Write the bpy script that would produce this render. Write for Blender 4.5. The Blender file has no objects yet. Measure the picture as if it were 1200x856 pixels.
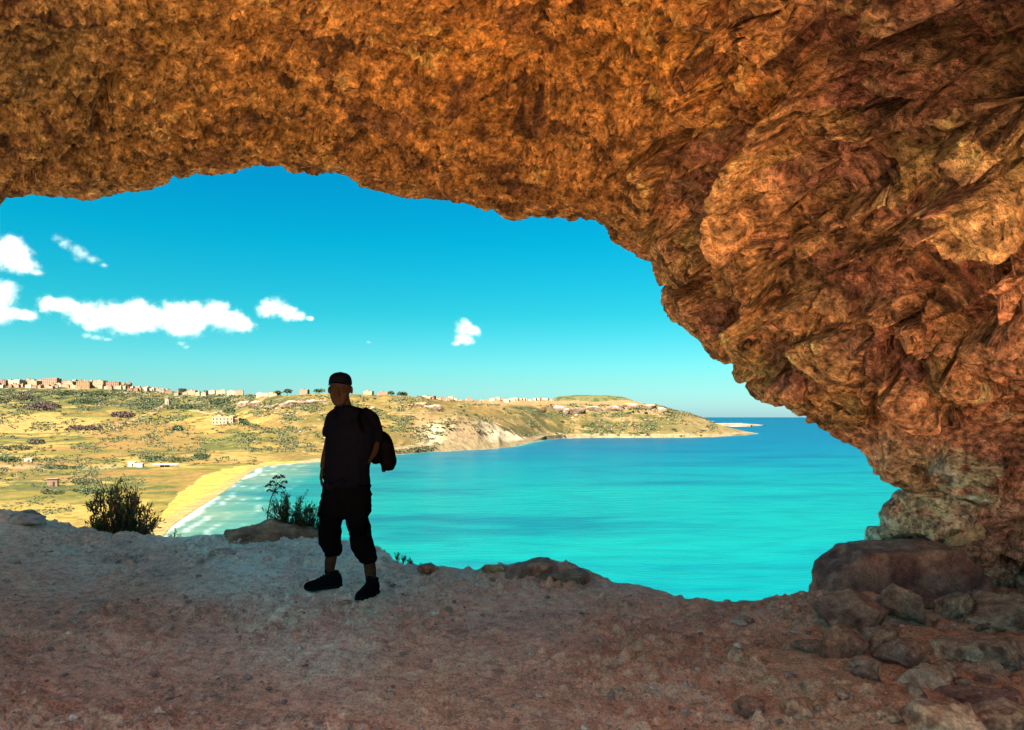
import bpy, bmesh, math, random
import numpy as np
from mathutils import Vector, Matrix

random.seed(7)
RNG = np.random.default_rng(11)
C = bpy.context.scene.collection
SC = bpy.context.scene

# ------------------------------------------------------------------ camera
F, HY, H = 900.0, 489.0, 60.0          # focal length in photo pixels, horizon row, eye height over the sea
cam_d = bpy.data.cameras.new('camera')
cam = bpy.data.objects.new('camera', cam_d)
C.objects.link(cam)
cam.location = (0, 0, H)
cam.rotation_euler = (math.radians(90), 0, 0)
cam_d.sensor_width = 36
cam_d.lens = 27.0
cam_d.shift_y = 61.0 / 1200.0
cam_d.clip_start = 0.05
cam_d.clip_end = 200000
SC.camera = cam

# ------------------------------------------------------------------ sky and sun
SUN_EL, SUN_AZ = math.radians(50), math.radians(219)      # azimuth clockwise from +Y: behind the camera, to the left
S_DIR = Vector((math.sin(SUN_AZ) * math.cos(SUN_EL), math.cos(SUN_AZ) * math.cos(SUN_EL), math.sin(SUN_EL)))
world = bpy.data.worlds.new('World')
SC.world = world
world.use_nodes = True
wn, wl = world.node_tree.nodes, world.node_tree.links
wn.clear()
w_out = wn.new('ShaderNodeOutputWorld')
w_bg = wn.new('ShaderNodeBackground')
w_bg.inputs['Strength'].default_value = 0.05
sky = wn.new('ShaderNodeTexSky')
sky.sky_type = 'NISHITA'
sky.sun_disc = False
sky.sun_elevation = SUN_EL
sky.sun_rotation = SUN_AZ
sky.air_density = 1.0
sky.dust_density = 0.6
sky.ozone_density = 2.0
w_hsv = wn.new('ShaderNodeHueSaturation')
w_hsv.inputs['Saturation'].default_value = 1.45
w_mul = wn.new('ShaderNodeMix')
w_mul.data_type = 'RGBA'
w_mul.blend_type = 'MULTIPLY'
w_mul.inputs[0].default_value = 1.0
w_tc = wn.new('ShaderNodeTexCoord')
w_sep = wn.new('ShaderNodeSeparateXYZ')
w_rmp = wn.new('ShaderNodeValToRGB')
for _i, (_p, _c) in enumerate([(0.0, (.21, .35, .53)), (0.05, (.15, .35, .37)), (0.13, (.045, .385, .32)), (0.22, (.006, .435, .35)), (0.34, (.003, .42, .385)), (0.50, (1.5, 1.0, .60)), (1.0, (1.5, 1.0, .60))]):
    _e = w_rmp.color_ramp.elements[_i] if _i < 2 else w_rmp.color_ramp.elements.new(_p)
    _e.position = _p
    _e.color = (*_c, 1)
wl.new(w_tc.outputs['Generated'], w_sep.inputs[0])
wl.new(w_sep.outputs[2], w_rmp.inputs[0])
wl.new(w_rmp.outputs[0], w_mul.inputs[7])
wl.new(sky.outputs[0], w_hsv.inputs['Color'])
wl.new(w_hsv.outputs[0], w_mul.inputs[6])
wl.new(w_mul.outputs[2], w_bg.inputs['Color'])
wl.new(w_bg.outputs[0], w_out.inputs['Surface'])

sun_d = bpy.data.lights.new('sun', 'SUN')
sun_d.energy = 5.0
sun_d.angle = math.radians(0.53)
sun_d.color = (1.0, 0.93, 0.82)
sun = bpy.data.objects.new('sun', sun_d)
C.objects.link(sun)
sun.rotation_euler = (-S_DIR).to_track_quat('-Z', 'Y').to_euler()

SC.view_settings.view_transform = 'Standard'
SC.view_settings.look = 'None'
SC.view_settings.gamma = 1.0
SC.view_settings.use_curve_mapping = False
SC.view_settings.exposure = 3.0
SC.render.engine = 'CYCLES'
SC.cycles.use_denoising = True
SC.cycles.max_bounces = 10
SC.cycles.diffuse_bounces = 5
SC.cycles.volume_bounces = 6
SC.cycles.caustics_reflective = False
SC.cycles.caustics_refractive = False

# ------------------------------------------------------------------ helpers
LAT = np.random.default_rng(3).random((64, 64, 64)).astype(np.float32) * 2 - 1


def vn(P, scale, off=0.0):
    """smooth lattice noise in -1..1 at points P (n,3)"""
    q = (P * np.asarray(scale, np.float32) + np.float32(off)).astype(np.float32)
    i = np.floor(q).astype(np.int32)
    f = q - i
    f = f * f * f * (f * (f * 6 - 15) + 10)
    i0 = i & 63
    i1 = (i + 1) & 63
    fx, fy, fz = f[:, 0], f[:, 1], f[:, 2]
    x0, y0, z0 = i0.T
    x1, y1, z1 = i1.T
    a = LAT[x0, y0, z0] * (1 - fx) + LAT[x1, y0, z0] * fx
    b = LAT[x0, y1, z0] * (1 - fx) + LAT[x1, y1, z0] * fx
    c = LAT[x0, y0, z1] * (1 - fx) + LAT[x1, y0, z1] * fx
    d = LAT[x0, y1, z1] * (1 - fx) + LAT[x1, y1, z1] * fx
    return (a * (1 - fy) + b * fy) * (1 - fz) + (c * (1 - fy) + d * fy) * fz


ROT = np.array([[0.0, 0.8, 0.6], [-0.8, 0.36, -0.48], [-0.6, -0.48, 0.64]], np.float32)


def fbm(P, scale, octv=4, gain=0.5, kind='n', off=0.0):
    q = np.asarray(P, np.float32) * np.asarray(scale, np.float32)
    amp, tot, s = 1.0, 0.0, 0
    for k in range(octv):
        n = vn(q, 1.0, off + 7.3 * k)
        if kind == 'r':
            n = 1 - 2 * np.abs(n)
        elif kind == 'b':
            n = 2 * np.abs(n) - 0.6
        s = s + amp * n
        tot += amp
        amp *= gain
        q = (q @ ROT.T) * 2.03
    return s / tot


def voro(P, scale, seed=0, jit=0.9):
    """F1, F2 and a random number for the nearest cell"""
    q = np.asarray(P, np.float32) * np.asarray(scale, np.float32)
    i = np.floor(q).astype(np.int32)
    f1 = np.full(len(q), 9.0, np.float32)
    f2 = f1.copy()
    cid = np.zeros(len(q), np.float32)
    for dx in (-1, 0, 1):
        for dy in (-1, 0, 1):
            for dz in (-1, 0, 1):
                c = i + np.array([dx, dy, dz], np.int32)
                a, b, e = (c[:, 0] + seed) & 63, c[:, 1] & 63, c[:, 2] & 63
                j0 = LAT[a, b, e]
                j1 = LAT[b, e, a]
                j2 = LAT[(e + 17) & 63, a, b]
                d = (c[:, 0] + .5 + jit * .5 * j0 - q[:, 0]) ** 2 + (c[:, 1] + .5 + jit * .5 * j1 - q[:, 1]) ** 2 + (c[:, 2] + .5 + jit * .5 * j2 - q[:, 2]) ** 2
                near = d < f1
                f2 = np.where(near, f1, np.minimum(f2, d))
                cid = np.where(near, LAT[(a + 31) & 63, (b + 5) & 63, e], cid)
                f1 = np.where(near, d, f1)
    return np.sqrt(f1), np.sqrt(f2), cid


def sstep(a, b, x):
    t = np.clip((x - a) / (b - a), 0, 1)
    return t * t * (3 - 2 * t)


def PX(px, py, Y):
    """the point that stands at distance Y on the sight line of a photo pixel"""
    return Vector(((px - 600) / F * Y, Y, H + (HY - py) / F * Y))


def seg_dist(px, py, poly):
    """distance of points to a polyline (2-D)"""
    best = np.full(np.shape(px), 1e9, np.float32)
    for (x0, y0), (x1, y1) in zip(poly[:-1], poly[1:]):
        dx, dy = x1 - x0, y1 - y0
        t = np.clip(((px - x0) * dx + (py - y0) * dy) / (dx * dx + dy * dy + 1e-9), 0, 1)
        best = np.minimum(best, np.hypot(px - x0 - t * dx, py - y0 - t * dy))
    return best


def in_poly(px, py, poly):
    c = np.zeros(np.shape(px), bool)
    j = len(poly) - 1
    for i in range(len(poly)):
        xi, yi = poly[i]
        xj, yj = poly[j]
        c ^= ((yi > py) != (yj > py)) & (px < (xj - xi) * (py - yi) / (yj - yi + 1e-9) + xi)
        j = i
    return c


def blur(a, n, axis):
    for _ in range(n):
        b = np.swapaxes(a, 0, axis)
        u = np.concatenate([b[:1], b[:-1]])
        w = np.concatenate([b[1:], b[-1:]])
        a = np.swapaxes((b + 0.5 * (u + w)) / 2, 0, axis)
    return a


def raw_mesh(name, V, faces=None, quads=None, mat=None, smooth=True):
    me = bpy.data.meshes.new(name)
    if quads is not None:
        V = np.ascontiguousarray(V, np.float32)
        n = len(quads)
        k = quads.shape[1]
        me.vertices.add(len(V))
        me.vertices.foreach_set('co', V.ravel())
        me.loops.add(n * k)
        me.loops.foreach_set('vertex_index', np.ascontiguousarray(quads, np.int32).ravel())
        me.polygons.add(n)
        me.polygons.foreach_set('loop_start', np.arange(0, n * k, k, dtype=np.int32))
        me.update(calc_edges=True)
        me.polygons.foreach_set('use_smooth', np.full(n, smooth))
    else:
        me.from_pydata([tuple(v) for v in V], [], faces)
        for p in me.polygons:
            p.use_smooth = smooth
    if mat:
        me.materials.append(mat)
    return me


def grid_quads(nr, nc, flip=False):
    a = np.arange(nr * nc).reshape(nr, nc)
    q = np.stack([a[:-1, :-1], a[:-1, 1:], a[1:, 1:], a[1:, :-1]], -1).reshape(-1, 4)
    return q[:, ::-1] if flip else q


def link(name, me, parent=None, loc=None):
    o = bpy.data.objects.new(name, me)
    C.objects.link(o)
    if parent:
        o.parent = parent
    if loc is not None:
        o.location = loc
    return o


def tag(o, label=None, cat=None, group=None, kind=None):
    for k, v in (('label', label), ('category', cat), ('group', group), ('kind', kind)):
        if v:
            o[k] = v
    return o


def empty(name, loc=(0, 0, 0), rz=0.0):
    o = bpy.data.objects.new(name, None)
    C.objects.link(o)
    o.location = loc
    o.rotation_euler = (0, 0, rz)
    o.empty_display_size = 0.2
    return o


def col_attr(me, rgb, name='tint'):
    a = me.color_attributes.new(name, 'FLOAT_COLOR', 'POINT')
    d = np.ones((len(rgb), 4), np.float32)
    d[:, :3] = rgb
    a.data.foreach_set('color', d.ravel())


class NT:
    """small helper that writes node materials"""
    def __init__(self, name, rough=0.9, spec=0.2):
        self.m = bpy.data.materials.new(name)
        self.m.use_nodes = True
        self.n, self.l = self.m.node_tree.nodes, self.m.node_tree.links
        self.b = self.n['Principled BSDF']
        self.b.inputs['Roughness'].default_value = rough
        self.b.inputs['Specular IOR Level'].default_value = spec

    def add(self, t, **kw):
        n = self.n.new(t)
        for k, v in kw.items():
            setattr(n, k, v)
        return n

    def noise(self, scale, detail=6, rough=0.6, vec=None, dist=0.0):
        n = self.add('ShaderNodeTexNoise')
        n.inputs['Scale'].default_value = scale
        n.inputs['Detail'].default_value = detail
        n.inputs['Roughness'].default_value = rough
        n.inputs['Distortion'].default_value = dist
        if vec:
            self.l.new(vec, n.inputs['Vector'])
        return n.outputs['Fac']

    def ramp(self, fac, stops, interp='LINEAR'):
        r = self.add('ShaderNodeValToRGB')
        r.color_ramp.interpolation = interp
        e = r.color_ramp.elements
        while len(e) < len(stops):
            e.new(0.5)
        for i, (p, c) in enumerate(stops):
            e[i].position = p
            e[i].color = (c[0], c[1], c[2], 1) if hasattr(c, '__len__') else (c, c, c, 1)
        self.l.new(fac, r.inputs[0])
        return r.outputs[0]

    def mix(self, fac, a, b, blend='MIX'):
        n = self.add('ShaderNodeMix', data_type='RGBA', blend_type=blend)
        for s, v in ((0, fac), (6, a), (7, b)):
            if isinstance(v, bpy.types.NodeSocket):
                self.l.new(v, n.inputs[s])
            elif s == 0:
                n.inputs[0].default_value = v
            else:
                n.inputs[s].default_value = (*v, 1)
        return n.outputs[2]

    def pos(self, scale=(1, 1, 1), obj=False):
        if obj:
            src = self.add('ShaderNodeTexCoord').outputs['Object']
        else:
            src = self.add('ShaderNodeNewGeometry').outputs['Position']
        m = self.add('ShaderNodeMapping')
        m.inputs['Scale'].default_value = scale
        self.l.new(src, m.inputs['Vector'])
        return m.outputs[0]

    def attr(self, name='tint'):
        return self.add('ShaderNodeAttribute', attribute_name=name).outputs['Color']

    def color(self, c):
        if isinstance(c, bpy.types.NodeSocket):
            self.l.new(c, self.b.inputs['Base Color'])
        else:
            self.b.inputs['Base Color'].default_value = (*c, 1)

    def bump(self, h, dist, strength=1.0):
        n = self.add('ShaderNodeBump')
        n.inputs['Distance'].default_value = dist
        n.inputs['Strength'].default_value = strength
        self.l.new(h, n.inputs['Height'])
        prev = self.b.inputs['Normal']
        if prev.is_linked:
            self.l.new(prev.links[0].from_socket, n.inputs['Normal'])
            self.l.remove(prev.links[0])
        self.l.new(n.outputs[0], self.b.inputs['Normal'])


def idw(px, py, anchors, p=2.2, soft=60.0):
    w_s = 0
    c_s = 0
    for ax, ay, c in anchors:
        w = 1.0 / (np.hypot(px - ax, py - ay) + soft) ** p
        w_s = w_s + w
        c_s = c_s + w[..., None] * np.array(c, np.float32)
    return c_s / w_s[..., None]
# ================================================================== THE CAVE: roof and wall of rock round the opening
LIP = [(-330, 205), (-250, 225), (-170, 240), (-70, 248), (-4, 243), (6, 231), (30, 228), (60, 231), (100, 233), (118, 230), (135, 223), (175, 221),
       (200, 211), (230, 207), (252, 206), (285, 198), (305, 190), (330, 195), (345, 204), (380, 202), (405, 204), (420, 212), (450, 224),
       (480, 226), (530, 233), (560, 238), (580, 246), (600, 254), (640, 252), (690, 252), (705, 261), (715, 270), (722, 284), (735, 289),
       (752, 300), (765, 318), (772, 335), (782, 345), (785, 365), (800, 385), (820, 400), (835, 420), (860, 433), (866, 446), (885, 468),
       (920, 475), (940, 490), (960, 505), (985, 520), (1004, 530), (1034, 548), (1064, 566), (1073, 577), (1062, 588), (1042, 596), (1046, 605),
       (1038, 615), (1036, 630), (1038, 642), (1040, 660), (1050, 690), (1056, 780), (1060, 900)]


def build_cave():
    lip = np.array(LIP, np.float64)
    seg = np.r_[0, np.cumsum(np.hypot(*np.diff(lip, axis=0).T))]
    NS = 1900
    s = np.linspace(0, seg[-1], NS)
    lx = np.interp(s, seg, lip[:, 0])
    ly = np.interp(s, seg, lip[:, 1])
    dep = np.interp(lx, [-300, 0, 300, 600, 720, 900, 1060], [9.0, 8.8, 8.1, 7.7, 7.4, 7.2, 6.9])
    X0 = (lx - 600) / F * dep
    Z0 = (HY - ly) / F * dep
    # smooth outward direction of the arch in the XZ plane
    sx, sz = X0.copy(), Z0.copy()
    k = np.exp(-np.linspace(-2.4, 2.4, 171) ** 2)
    k /= k.sum()
    pad = 85
    sx = np.convolve(np.pad(sx, pad, mode='reflect', reflect_type='odd'), k, 'valid')
    sz = np.convolve(np.pad(sz, pad, mode='reflect', reflect_type='odd'), k, 'valid')
    tx, tz = np.gradient(sx), np.gradient(sz)
    L = np.hypot(tx, tz)
    nx, nz = -tz / L, tx / L
    # rows of the profile: the outer cliff face first, then the lip, then the roof running back over the camera
    prof = []
    for kk in np.linspace(1, 0, 26)[:-1]:
        prof.append((kk ** 2 * 11.0 + kk * 0.5, kk ** 2 * 2.2 + kk * 0.35, 0.0))
    q = np.linspace(0, 1, 560)
    for v in q:
        prof.append((None, v, 1.0))
    for v in np.linspace(0, 1, 40)[1:]:
        prof.append((None, 1 + v, 1.0))
    NR = len(prof)
    PXs = np.zeros((NR, NS))
    PYs = np.zeros((NR, NS))
    PZs = np.zeros((NR, NS))
    D = np.zeros((NR, NS))
    yb = 3.5
    WIDEN = 0.20 + 1.4 * sstep(490, 600, ly) * (lx > 700)
    BACK_Y = np.interp(s / seg[-1], [0, .62, .80, 1.0], [.75, .7, 0.1, -3.0])
    for r, (a, b, inner) in enumerate(prof):
        if inner == 0.0:
            off = np.full(NS, a)
            y = dep + b
            d = -np.full(NS, a)
        else:
            if b <= 1:
                y = 1.0 / ((1 - b) / dep + b / yb)
            else:
                y = yb - (b - 1) * (yb - BACK_Y)
            d = dep - y
            off = WIDEN * np.minimum(d, 4.4) - 0.45 * np.maximum(d - 4.4, 0) * np.clip(nz, 0, 1)
        PXs[r] = X0 + nx * off
        PYs[r] = y
        PZs[r] = Z0 + nz * off
        D[r] = d
    P = np.stack([PXs, PYs, PZs], -1)
    du = np.gradient(P, axis=1)
    dv = np.gradient(P, axis=0)
    N = np.cross(du, dv)
    N = np.stack([blur(N[..., i], 6, 0) for i in range(3)], -1)
    N /= np.linalg.norm(N, axis=-1, keepdims=True) + 1e-9
    # make the normal point into the cave (towards the axis)
    flip = np.sign((N * np.stack([-nx[None] + 0 * PXs, 0 * PXs, -nz[None] + 0 * PXs], -1)).sum(-1)[40:].mean())
    N *= flip
    p = P.reshape(-1, 3).astype(np.float32)
    n = N.reshape(-1, 3).astype(np.float32)
    d = D.reshape(-1).astype(np.float32)
    inside = sstep(0.0, 0.9, d)
    lip_f = 0.35 + 0.65 * inside
    wob = fbm(p, 1.1, 3, off=2)
    wob2 = fbm(p, 1.1, 3, off=31)
    px0 = 600 + p[:, 0] / np.maximum(p[:, 1], 0.8) * F
    py0 = HY - p[:, 2] / np.maximum(p[:, 1], 0.8) * F
    right0 = sstep(690, 800, px0 + 0.25 * (py0 - 250))
    big = 0.26 * inside * fbm(p, 0.55, 3, off=1)
    pb = p + 0.16 * np.stack([wob2, wob, wob], -1).astype(np.float32)
    f1, f2, cid = voro(pb @ np.array([[.9, .1, -.42], [-.1, 1, 0], [.42, 0, .9]], np.float32), (1.0, 1.15, 2.1), 21)
    block_edge = f2 - f1
    big *= sstep(-9.0, -0.2, d) * 0.6 + 0.4
    p = (p + n * big[:, None]).astype(np.float32)
    yy = np.maximum(p[:, 1], 0.8)
    ipx = 600 + p[:, 0] / yy * F
    ipy = HY - p[:, 2] / yy * F
    jx, jy = ipx + 16 * wob, ipy + 16 * wob2          # the outlines of the features waver
    right = sstep(690, 800, jx + 0.25 * (jy - 250))

    disp = np.zeros_like(d)
    # layered, pitted roof
    pw = p + 0.18 * np.stack([wob, wob2, fbm(p, 1.3, 2, off=77)], -1).astype(np.float32)
    disp += 0.17 * lip_f * (1 - right) * fbm(pw, (0.9, 1.9, 1.6), 5, 0.58, 'r', 5) + 0.05 * lip_f * right * fbm(p, (1.9, 3.6, 2.3), 6, 0.6, 'r', 5)
    rough = (1 - 0.80 * right) * (0.42 + 0.58 * inside)
    disp += 0.12 * rough * fbm(pw, (3.4, 6.5, 5.0), 4, 0.62, 'b', 9)
    disp += 0.05 * rough * fbm(pw, (11, 19, 15), 3, 0.65, 'b', 14)
    f1, f2, cid = voro(pw, (2.4, 4.4, 3.8), 3)
    disp -= 0.26 * (1 - 0.6 * right) * lip_f * sstep(0.36, 0.20, f1) * (cid > 0.25)
    f1, f2, cid = voro(pw, (6.0, 10.5, 9.0), 9)
    disp -= 0.11 * rough * lip_f * sstep(0.40, 0.22, f1) * (cid > 0.0)
    f1, f2, cid = voro(pw, (15, 24, 20), 29)
    disp -= 0.035 * rough * sstep(0.42, 0.2, f1) * (cid > -0.1)
    # broken blocks of the wall to the right: tilted slabs with cracks between
    gx, gy = ipx + 20 * wob + 2.5 * fbm(p, 5, 2, off=33), ipy + 16 * wob2 + 2 * fbm(p, 5, 2, off=35)
    g = np.stack([(gx * .97 + gy * .26) / 92, (gy * .97 - gx * .26) / 52, 0 * gx + .5], -1).astype(np.float32)
    f1, f2, cid = voro(g, 1.0, 21)
    e1 = f2 - f1
    disp += right * lip_f * (0.17 * cid * sstep(0, .11, e1) - 0.20 * (1 - sstep(0.0, 0.09, e1)))
    disp += right * lip_f * 0.08 * sstep(0, .12, e1) * vn(np.stack([cid * 40, g[:, 0] * .7, g[:, 1] * .7], -1), 1.0)      # each block tilts its own way
    g2_ = np.stack([(gx * .9 + gy * .42) / 34, (gy * .9 - gx * .42) / 20, 0 * gx + .5], -1).astype(np.float32)
    f1, f2, cid2 = voro(g2_, 1.0, 40)
    disp += right * lip_f * (cid2 > -.2) * (0.05 * cid2 * sstep(0, .25, f2 - f1) - 0.05 * (1 - sstep(0, .15, f2 - f1)))

    def patch(cx, cy, rx, ry, ang=0.0):
        a = math.radians(ang)
        u = (jx - cx) * math.cos(a) + (jy - cy) * math.sin(a)
        v = -(jx - cx) * math.sin(a) + (jy - cy) * math.cos(a)
        return sstep(1.12, 0.86, np.sqrt((u / rx) ** 2 + (v / ry) ** 2))
    slab = np.zeros_like(d)
    for cx, cy, rx, ry, an, depth in [(985, 205, 58, 38, 5, .16), (822, 228, 52, 36, -8, .10), (815, 178, 46, 12, -5, .10), (975, 325, 74, 30, 8, .12),
                                      (1010, 60, 100, 34, -8, .10), (1060, 130, 90, 40, 15, .06), (1130, 320, 46, 30, -10, .12), (1050, 250, 40, 14, -10, .08),
                                      (1150, 175, 44, 30, 10, -.10), (1085, 490, 60, 26, 12, .16), (600, 118, 62, 14, -6, .16), (205, 62, 40, 14, 10, .14), (335, 152, 46, 11, -8, .14), (450, 66, 44, 13, 14, .14), (120, 172, 50, 10, -10, .12), (540, 196, 46, 9, 8, .12), (690, 60, 50, 14, -12, .14), (60, 110, 34, 14, 20, .12), (1130, 60, 80, 60, 0, .16),
                                      (1110, 240, 36, 14, -20, -.07), (930, 420, 60, 22, 28, .06), (1040, 410, 60, 24, 20, .07), (860, 370, 40, 20, 30, .05)]:
        w = patch(cx, cy, rx, ry, an)
        slab = np.maximum(slab, w)
        disp -= 1.5 * depth * w
    smooth_d = disp
    # bulges of the wall
    for cx, cy, rx, ry, an, hgt in [(1120, 590, 110, 60, 0, .12), (1150, 430, 90, 60, 20, .12), (900, 300, 60, 60, 0, .06), (1180, 250, 60, 50, 0, .12)]:
        disp += hgt * patch(cx, cy, rx * 1.3, ry * 1.3, an) ** 2
    # the pale rib that runs down the wall, and the cleft beside it
    rib = [(945, 95), (915, 150), (897, 190), (890, 250), (889, 300), (893, 335), (886, 378)]
    rd = seg_dist(ipx + 5 * wob, ipy, rib)
    rib_w = sstep(15, 5, rd) * sstep(90, 130, ipy)
    disp += 0.27 * rib_w
    cl = seg_dist(ipx + 5 * wob, ipy, [(872, 165), (873, 250), (872, 300), (876, 380)])
    disp -= 0.26 * sstep(11, 3, cl)
    rib2 = seg_dist(ipx + 6 * wob, ipy, [(870, 300), (874, 340), (882, 360)])
    disp += 0.08 * sstep(6, 2, rib2)
    # long cracks and ledges
    for line, wd, dp in [([(127, 92), (122, 118), (117, 150)], 6, .12), ([(745, 185), (790, 160), (850, 158), (872, 165)], 5, .14),
                         ([(780, 205), (830, 195), (872, 190)], 3.5, .08), ([(768, 205), (772, 260)], 3, .06),
                         ([(900, 350), (960, 375), (1030, 400), (1060, 440), (1120, 455)], 4, .08), ([(1060, 190), (1080, 260), (1140, 290)], 4, .08),
                         ([(950, 95), (1020, 125), (1100, 145), (1160, 125)], 6, .08), ([(900, 250), (980, 290), (1060, 285)], 4, .09),
                         ([(1020, 642), (1060, 628), (1120, 632), (1200, 610)], 5, .08), ([(430, 105), (500, 140), (560, 150)], 4, .06),
                         ([(15, 220), (60, 190), (110, 175)], 6, .08), ([(240, 160), (330, 150), (360, 170)], 5, .06), ([(690, 100), (760, 130), (850, 110)], 5, .07)]:
        lw = seg_dist(ipx + 9 * wob, ipy + 9 * wob2, line)
        disp -= 1.9 * dp * sstep(wd * 1.8, wd * 0.3, lw)
    fine = 0.014 * (1 - 0.8 * slab) * fbm(pw, (30, 40, 36), 2, 0.6, 'n', 51)
    disp += fine
    disp *= sstep(-9.0, -0.2, d) * 0.6 + 0.4
    V = p + n * disp[:, None].astype(np.float32)
    V[:, 2] += H
    # colour of the rock, region by region
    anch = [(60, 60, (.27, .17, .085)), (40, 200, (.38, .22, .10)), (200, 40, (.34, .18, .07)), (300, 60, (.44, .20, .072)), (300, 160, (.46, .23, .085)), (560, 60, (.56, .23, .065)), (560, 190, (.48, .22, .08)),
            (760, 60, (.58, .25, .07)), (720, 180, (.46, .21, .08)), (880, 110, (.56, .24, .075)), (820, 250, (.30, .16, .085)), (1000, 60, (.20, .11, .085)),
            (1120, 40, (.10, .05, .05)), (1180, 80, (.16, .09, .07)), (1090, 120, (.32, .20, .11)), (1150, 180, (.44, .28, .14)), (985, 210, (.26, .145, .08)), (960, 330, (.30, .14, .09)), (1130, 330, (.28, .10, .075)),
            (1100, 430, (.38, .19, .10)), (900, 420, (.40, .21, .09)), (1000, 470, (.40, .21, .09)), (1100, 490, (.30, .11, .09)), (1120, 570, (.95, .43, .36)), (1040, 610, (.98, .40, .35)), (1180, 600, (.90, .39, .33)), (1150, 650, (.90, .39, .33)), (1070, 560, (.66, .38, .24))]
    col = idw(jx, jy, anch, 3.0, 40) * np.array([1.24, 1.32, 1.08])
    pale = fbm(pw, 1.7, 4, off=61)
    col *= (1 + 0.42 * pale)[:, None]
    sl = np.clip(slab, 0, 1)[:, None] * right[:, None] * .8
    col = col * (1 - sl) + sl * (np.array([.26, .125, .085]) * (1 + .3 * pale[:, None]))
    rw = np.clip(rib_w, 0, 1)[:, None]
    col = col * (1 - rw) + rw * np.array([.62, .33, .14])
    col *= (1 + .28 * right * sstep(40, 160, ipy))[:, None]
    blocktone = right[:, None] * (cid * .30)[:, None]
    col = col * (1 + blocktone) + right[:, None] * np.array([.02, -.004, .004]) * (cid2 * 2)[:, None]
    base = sstep(545, 590, jy) * right
    shade_patch = sstep(0.10, 0.30, fbm(pw, (2.0, 3.0, 3.5), 5, .6, off=83))[:, None] * 0.62 * (1 - .7 * base[:, None])  # broad dark patches paint crevice shade into the rock colour
    col = col * (1 - shade_patch) + shade_patch * np.array([.16, .075, .045])
    shade_fleck = sstep(0.20, 0.34, fbm(pw, (5.0, 9.0, 8.0), 4, .62, off=87))[:, None] * 0.75 * (1 - .6 * base[:, None])  # finer dark patches, painted shade of small pits
    col = col * (1 - shade_fleck) + shade_fleck * np.array([.075, .04, .028])
    highlight = sstep(0.2, 0.5, fbm(pw, (4.2, 5.2, 5.5), 4, 0.6, off=93))[:, None] * 0.55 * (1 - slab[:, None])  # brighter patches paint highlights onto the rock
    col = col * (1 - highlight) + highlight * np.clip(col * 1.7 + .03, 0, .75)
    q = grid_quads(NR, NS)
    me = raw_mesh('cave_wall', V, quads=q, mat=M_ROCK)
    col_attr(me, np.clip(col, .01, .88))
    return tag(link('cave_wall', me), kind='structure')


def mat_rock():
    t = NT('cave rock', 0.93, 0.15)
    v = t.pos()
    a = t.attr()
    n1 = t.noise(8, 9, 0.66, v)
    c = t.mix(1.0, a, t.ramp(n1, [(0.33, .30), (0.5, .95), (0.66, 1.7)]), 'MULTIPLY')
    n2 = t.noise(42, 5, 0.7, v)
    c = t.mix(1.0, c, t.ramp(n2, [(0.34, .62), (0.52, 1.0), (0.68, 1.35)]), 'MULTIPLY')
    n3 = t.noise(1.0, 4, 0.6, t.pos((17, 30, 21)))
    c = t.mix(1.0, c, t.ramp(n3, [(0.33, .30), (0.47, .92), (0.55, 1.05), (0.68, 1.75)]), 'MULTIPLY')  # painted darks and brights stand in for shaded hollows and lit crests
    t.color(c)
    t.bump(n2, 0.04, 0.9)
    t.bump(n3, 0.09, 0.9)
    t.bump(n1, 0.10, 0.6)
    return t.m


M_ROCK = mat_rock()
build_cave()

# ================================================================== THE CAVE FLOOR and the slope that falls from its edge
EDGE = [(-600, 590, 9.2), (-200, 588, 9.2), (-60, 590, 9.1), (0, 597, 9.0), (20, 601, 9.0), (45, 609, 9.0), (90, 620, 9.0), (130, 625, 8.9), (180, 629, 8.8), (205, 630, 8.8), (250, 627, 8.7), (300, 626, 8.6), (345, 632, 8.4),
        (380, 636, 8.2), (420, 638, 8.1), (445, 645, 7.8), (458, 656, 7.5), (472, 666, 7.2), (500, 668, 7.1), (550, 667, 7.1), (575, 669, 7.0), (605, 668, 7.0), (640, 669, 6.9), (680, 674, 6.8),
        (720, 685, 6.6), (755, 688, 6.5), (785, 697, 6.3), (812, 706, 6.05), (840, 709, 5.9), (870, 704, 5.95), (910, 700, 6.0), (950, 694, 6.1), (1000, 690, 6.3), (1100, 685, 6.6), (1300, 680, 6.8), (1800, 680, 6.8)]
E_PX, E_PY, E_Y = np.array(EDGE, np.float64).T
E_Z = (HY - E_PY) / F * E_Y


def floor_base(X, Y):
    """height of the smooth cave floor relative to the eye, and its distance past the edge"""
    X, Y = np.asarray(X, np.float64), np.asarray(Y, np.float64)
    px = 600 + X / np.maximum(Y, 2.0) * F
    ye = np.interp(px, E_PX, E_Y)
    ze = np.interp(px, E_PX, E_Z)
    zn = -1.46 + 0.012 * X * (X > 0) * 0 + 0 * X
    w = sstep(3.2, 1.0, Y / ye * 3.2)                      # 0 at the edge, 1 near the camera
    t = np.clip(Y / ye, 0, 1)
    w = 1 - t ** 2.2
    z = ze * (1 - w) + zn * w
    past = Y - ye
    z = z - np.where(past > 0, np.minimum(past * 0.5 + past ** 2 * 1.1, 9 + past * 0.62), 0)
    return z, past, px


def floor_z(X, Y):
    return float(floor_base(np.array([X]), np.array([Y]))[0][0]) + H


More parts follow.
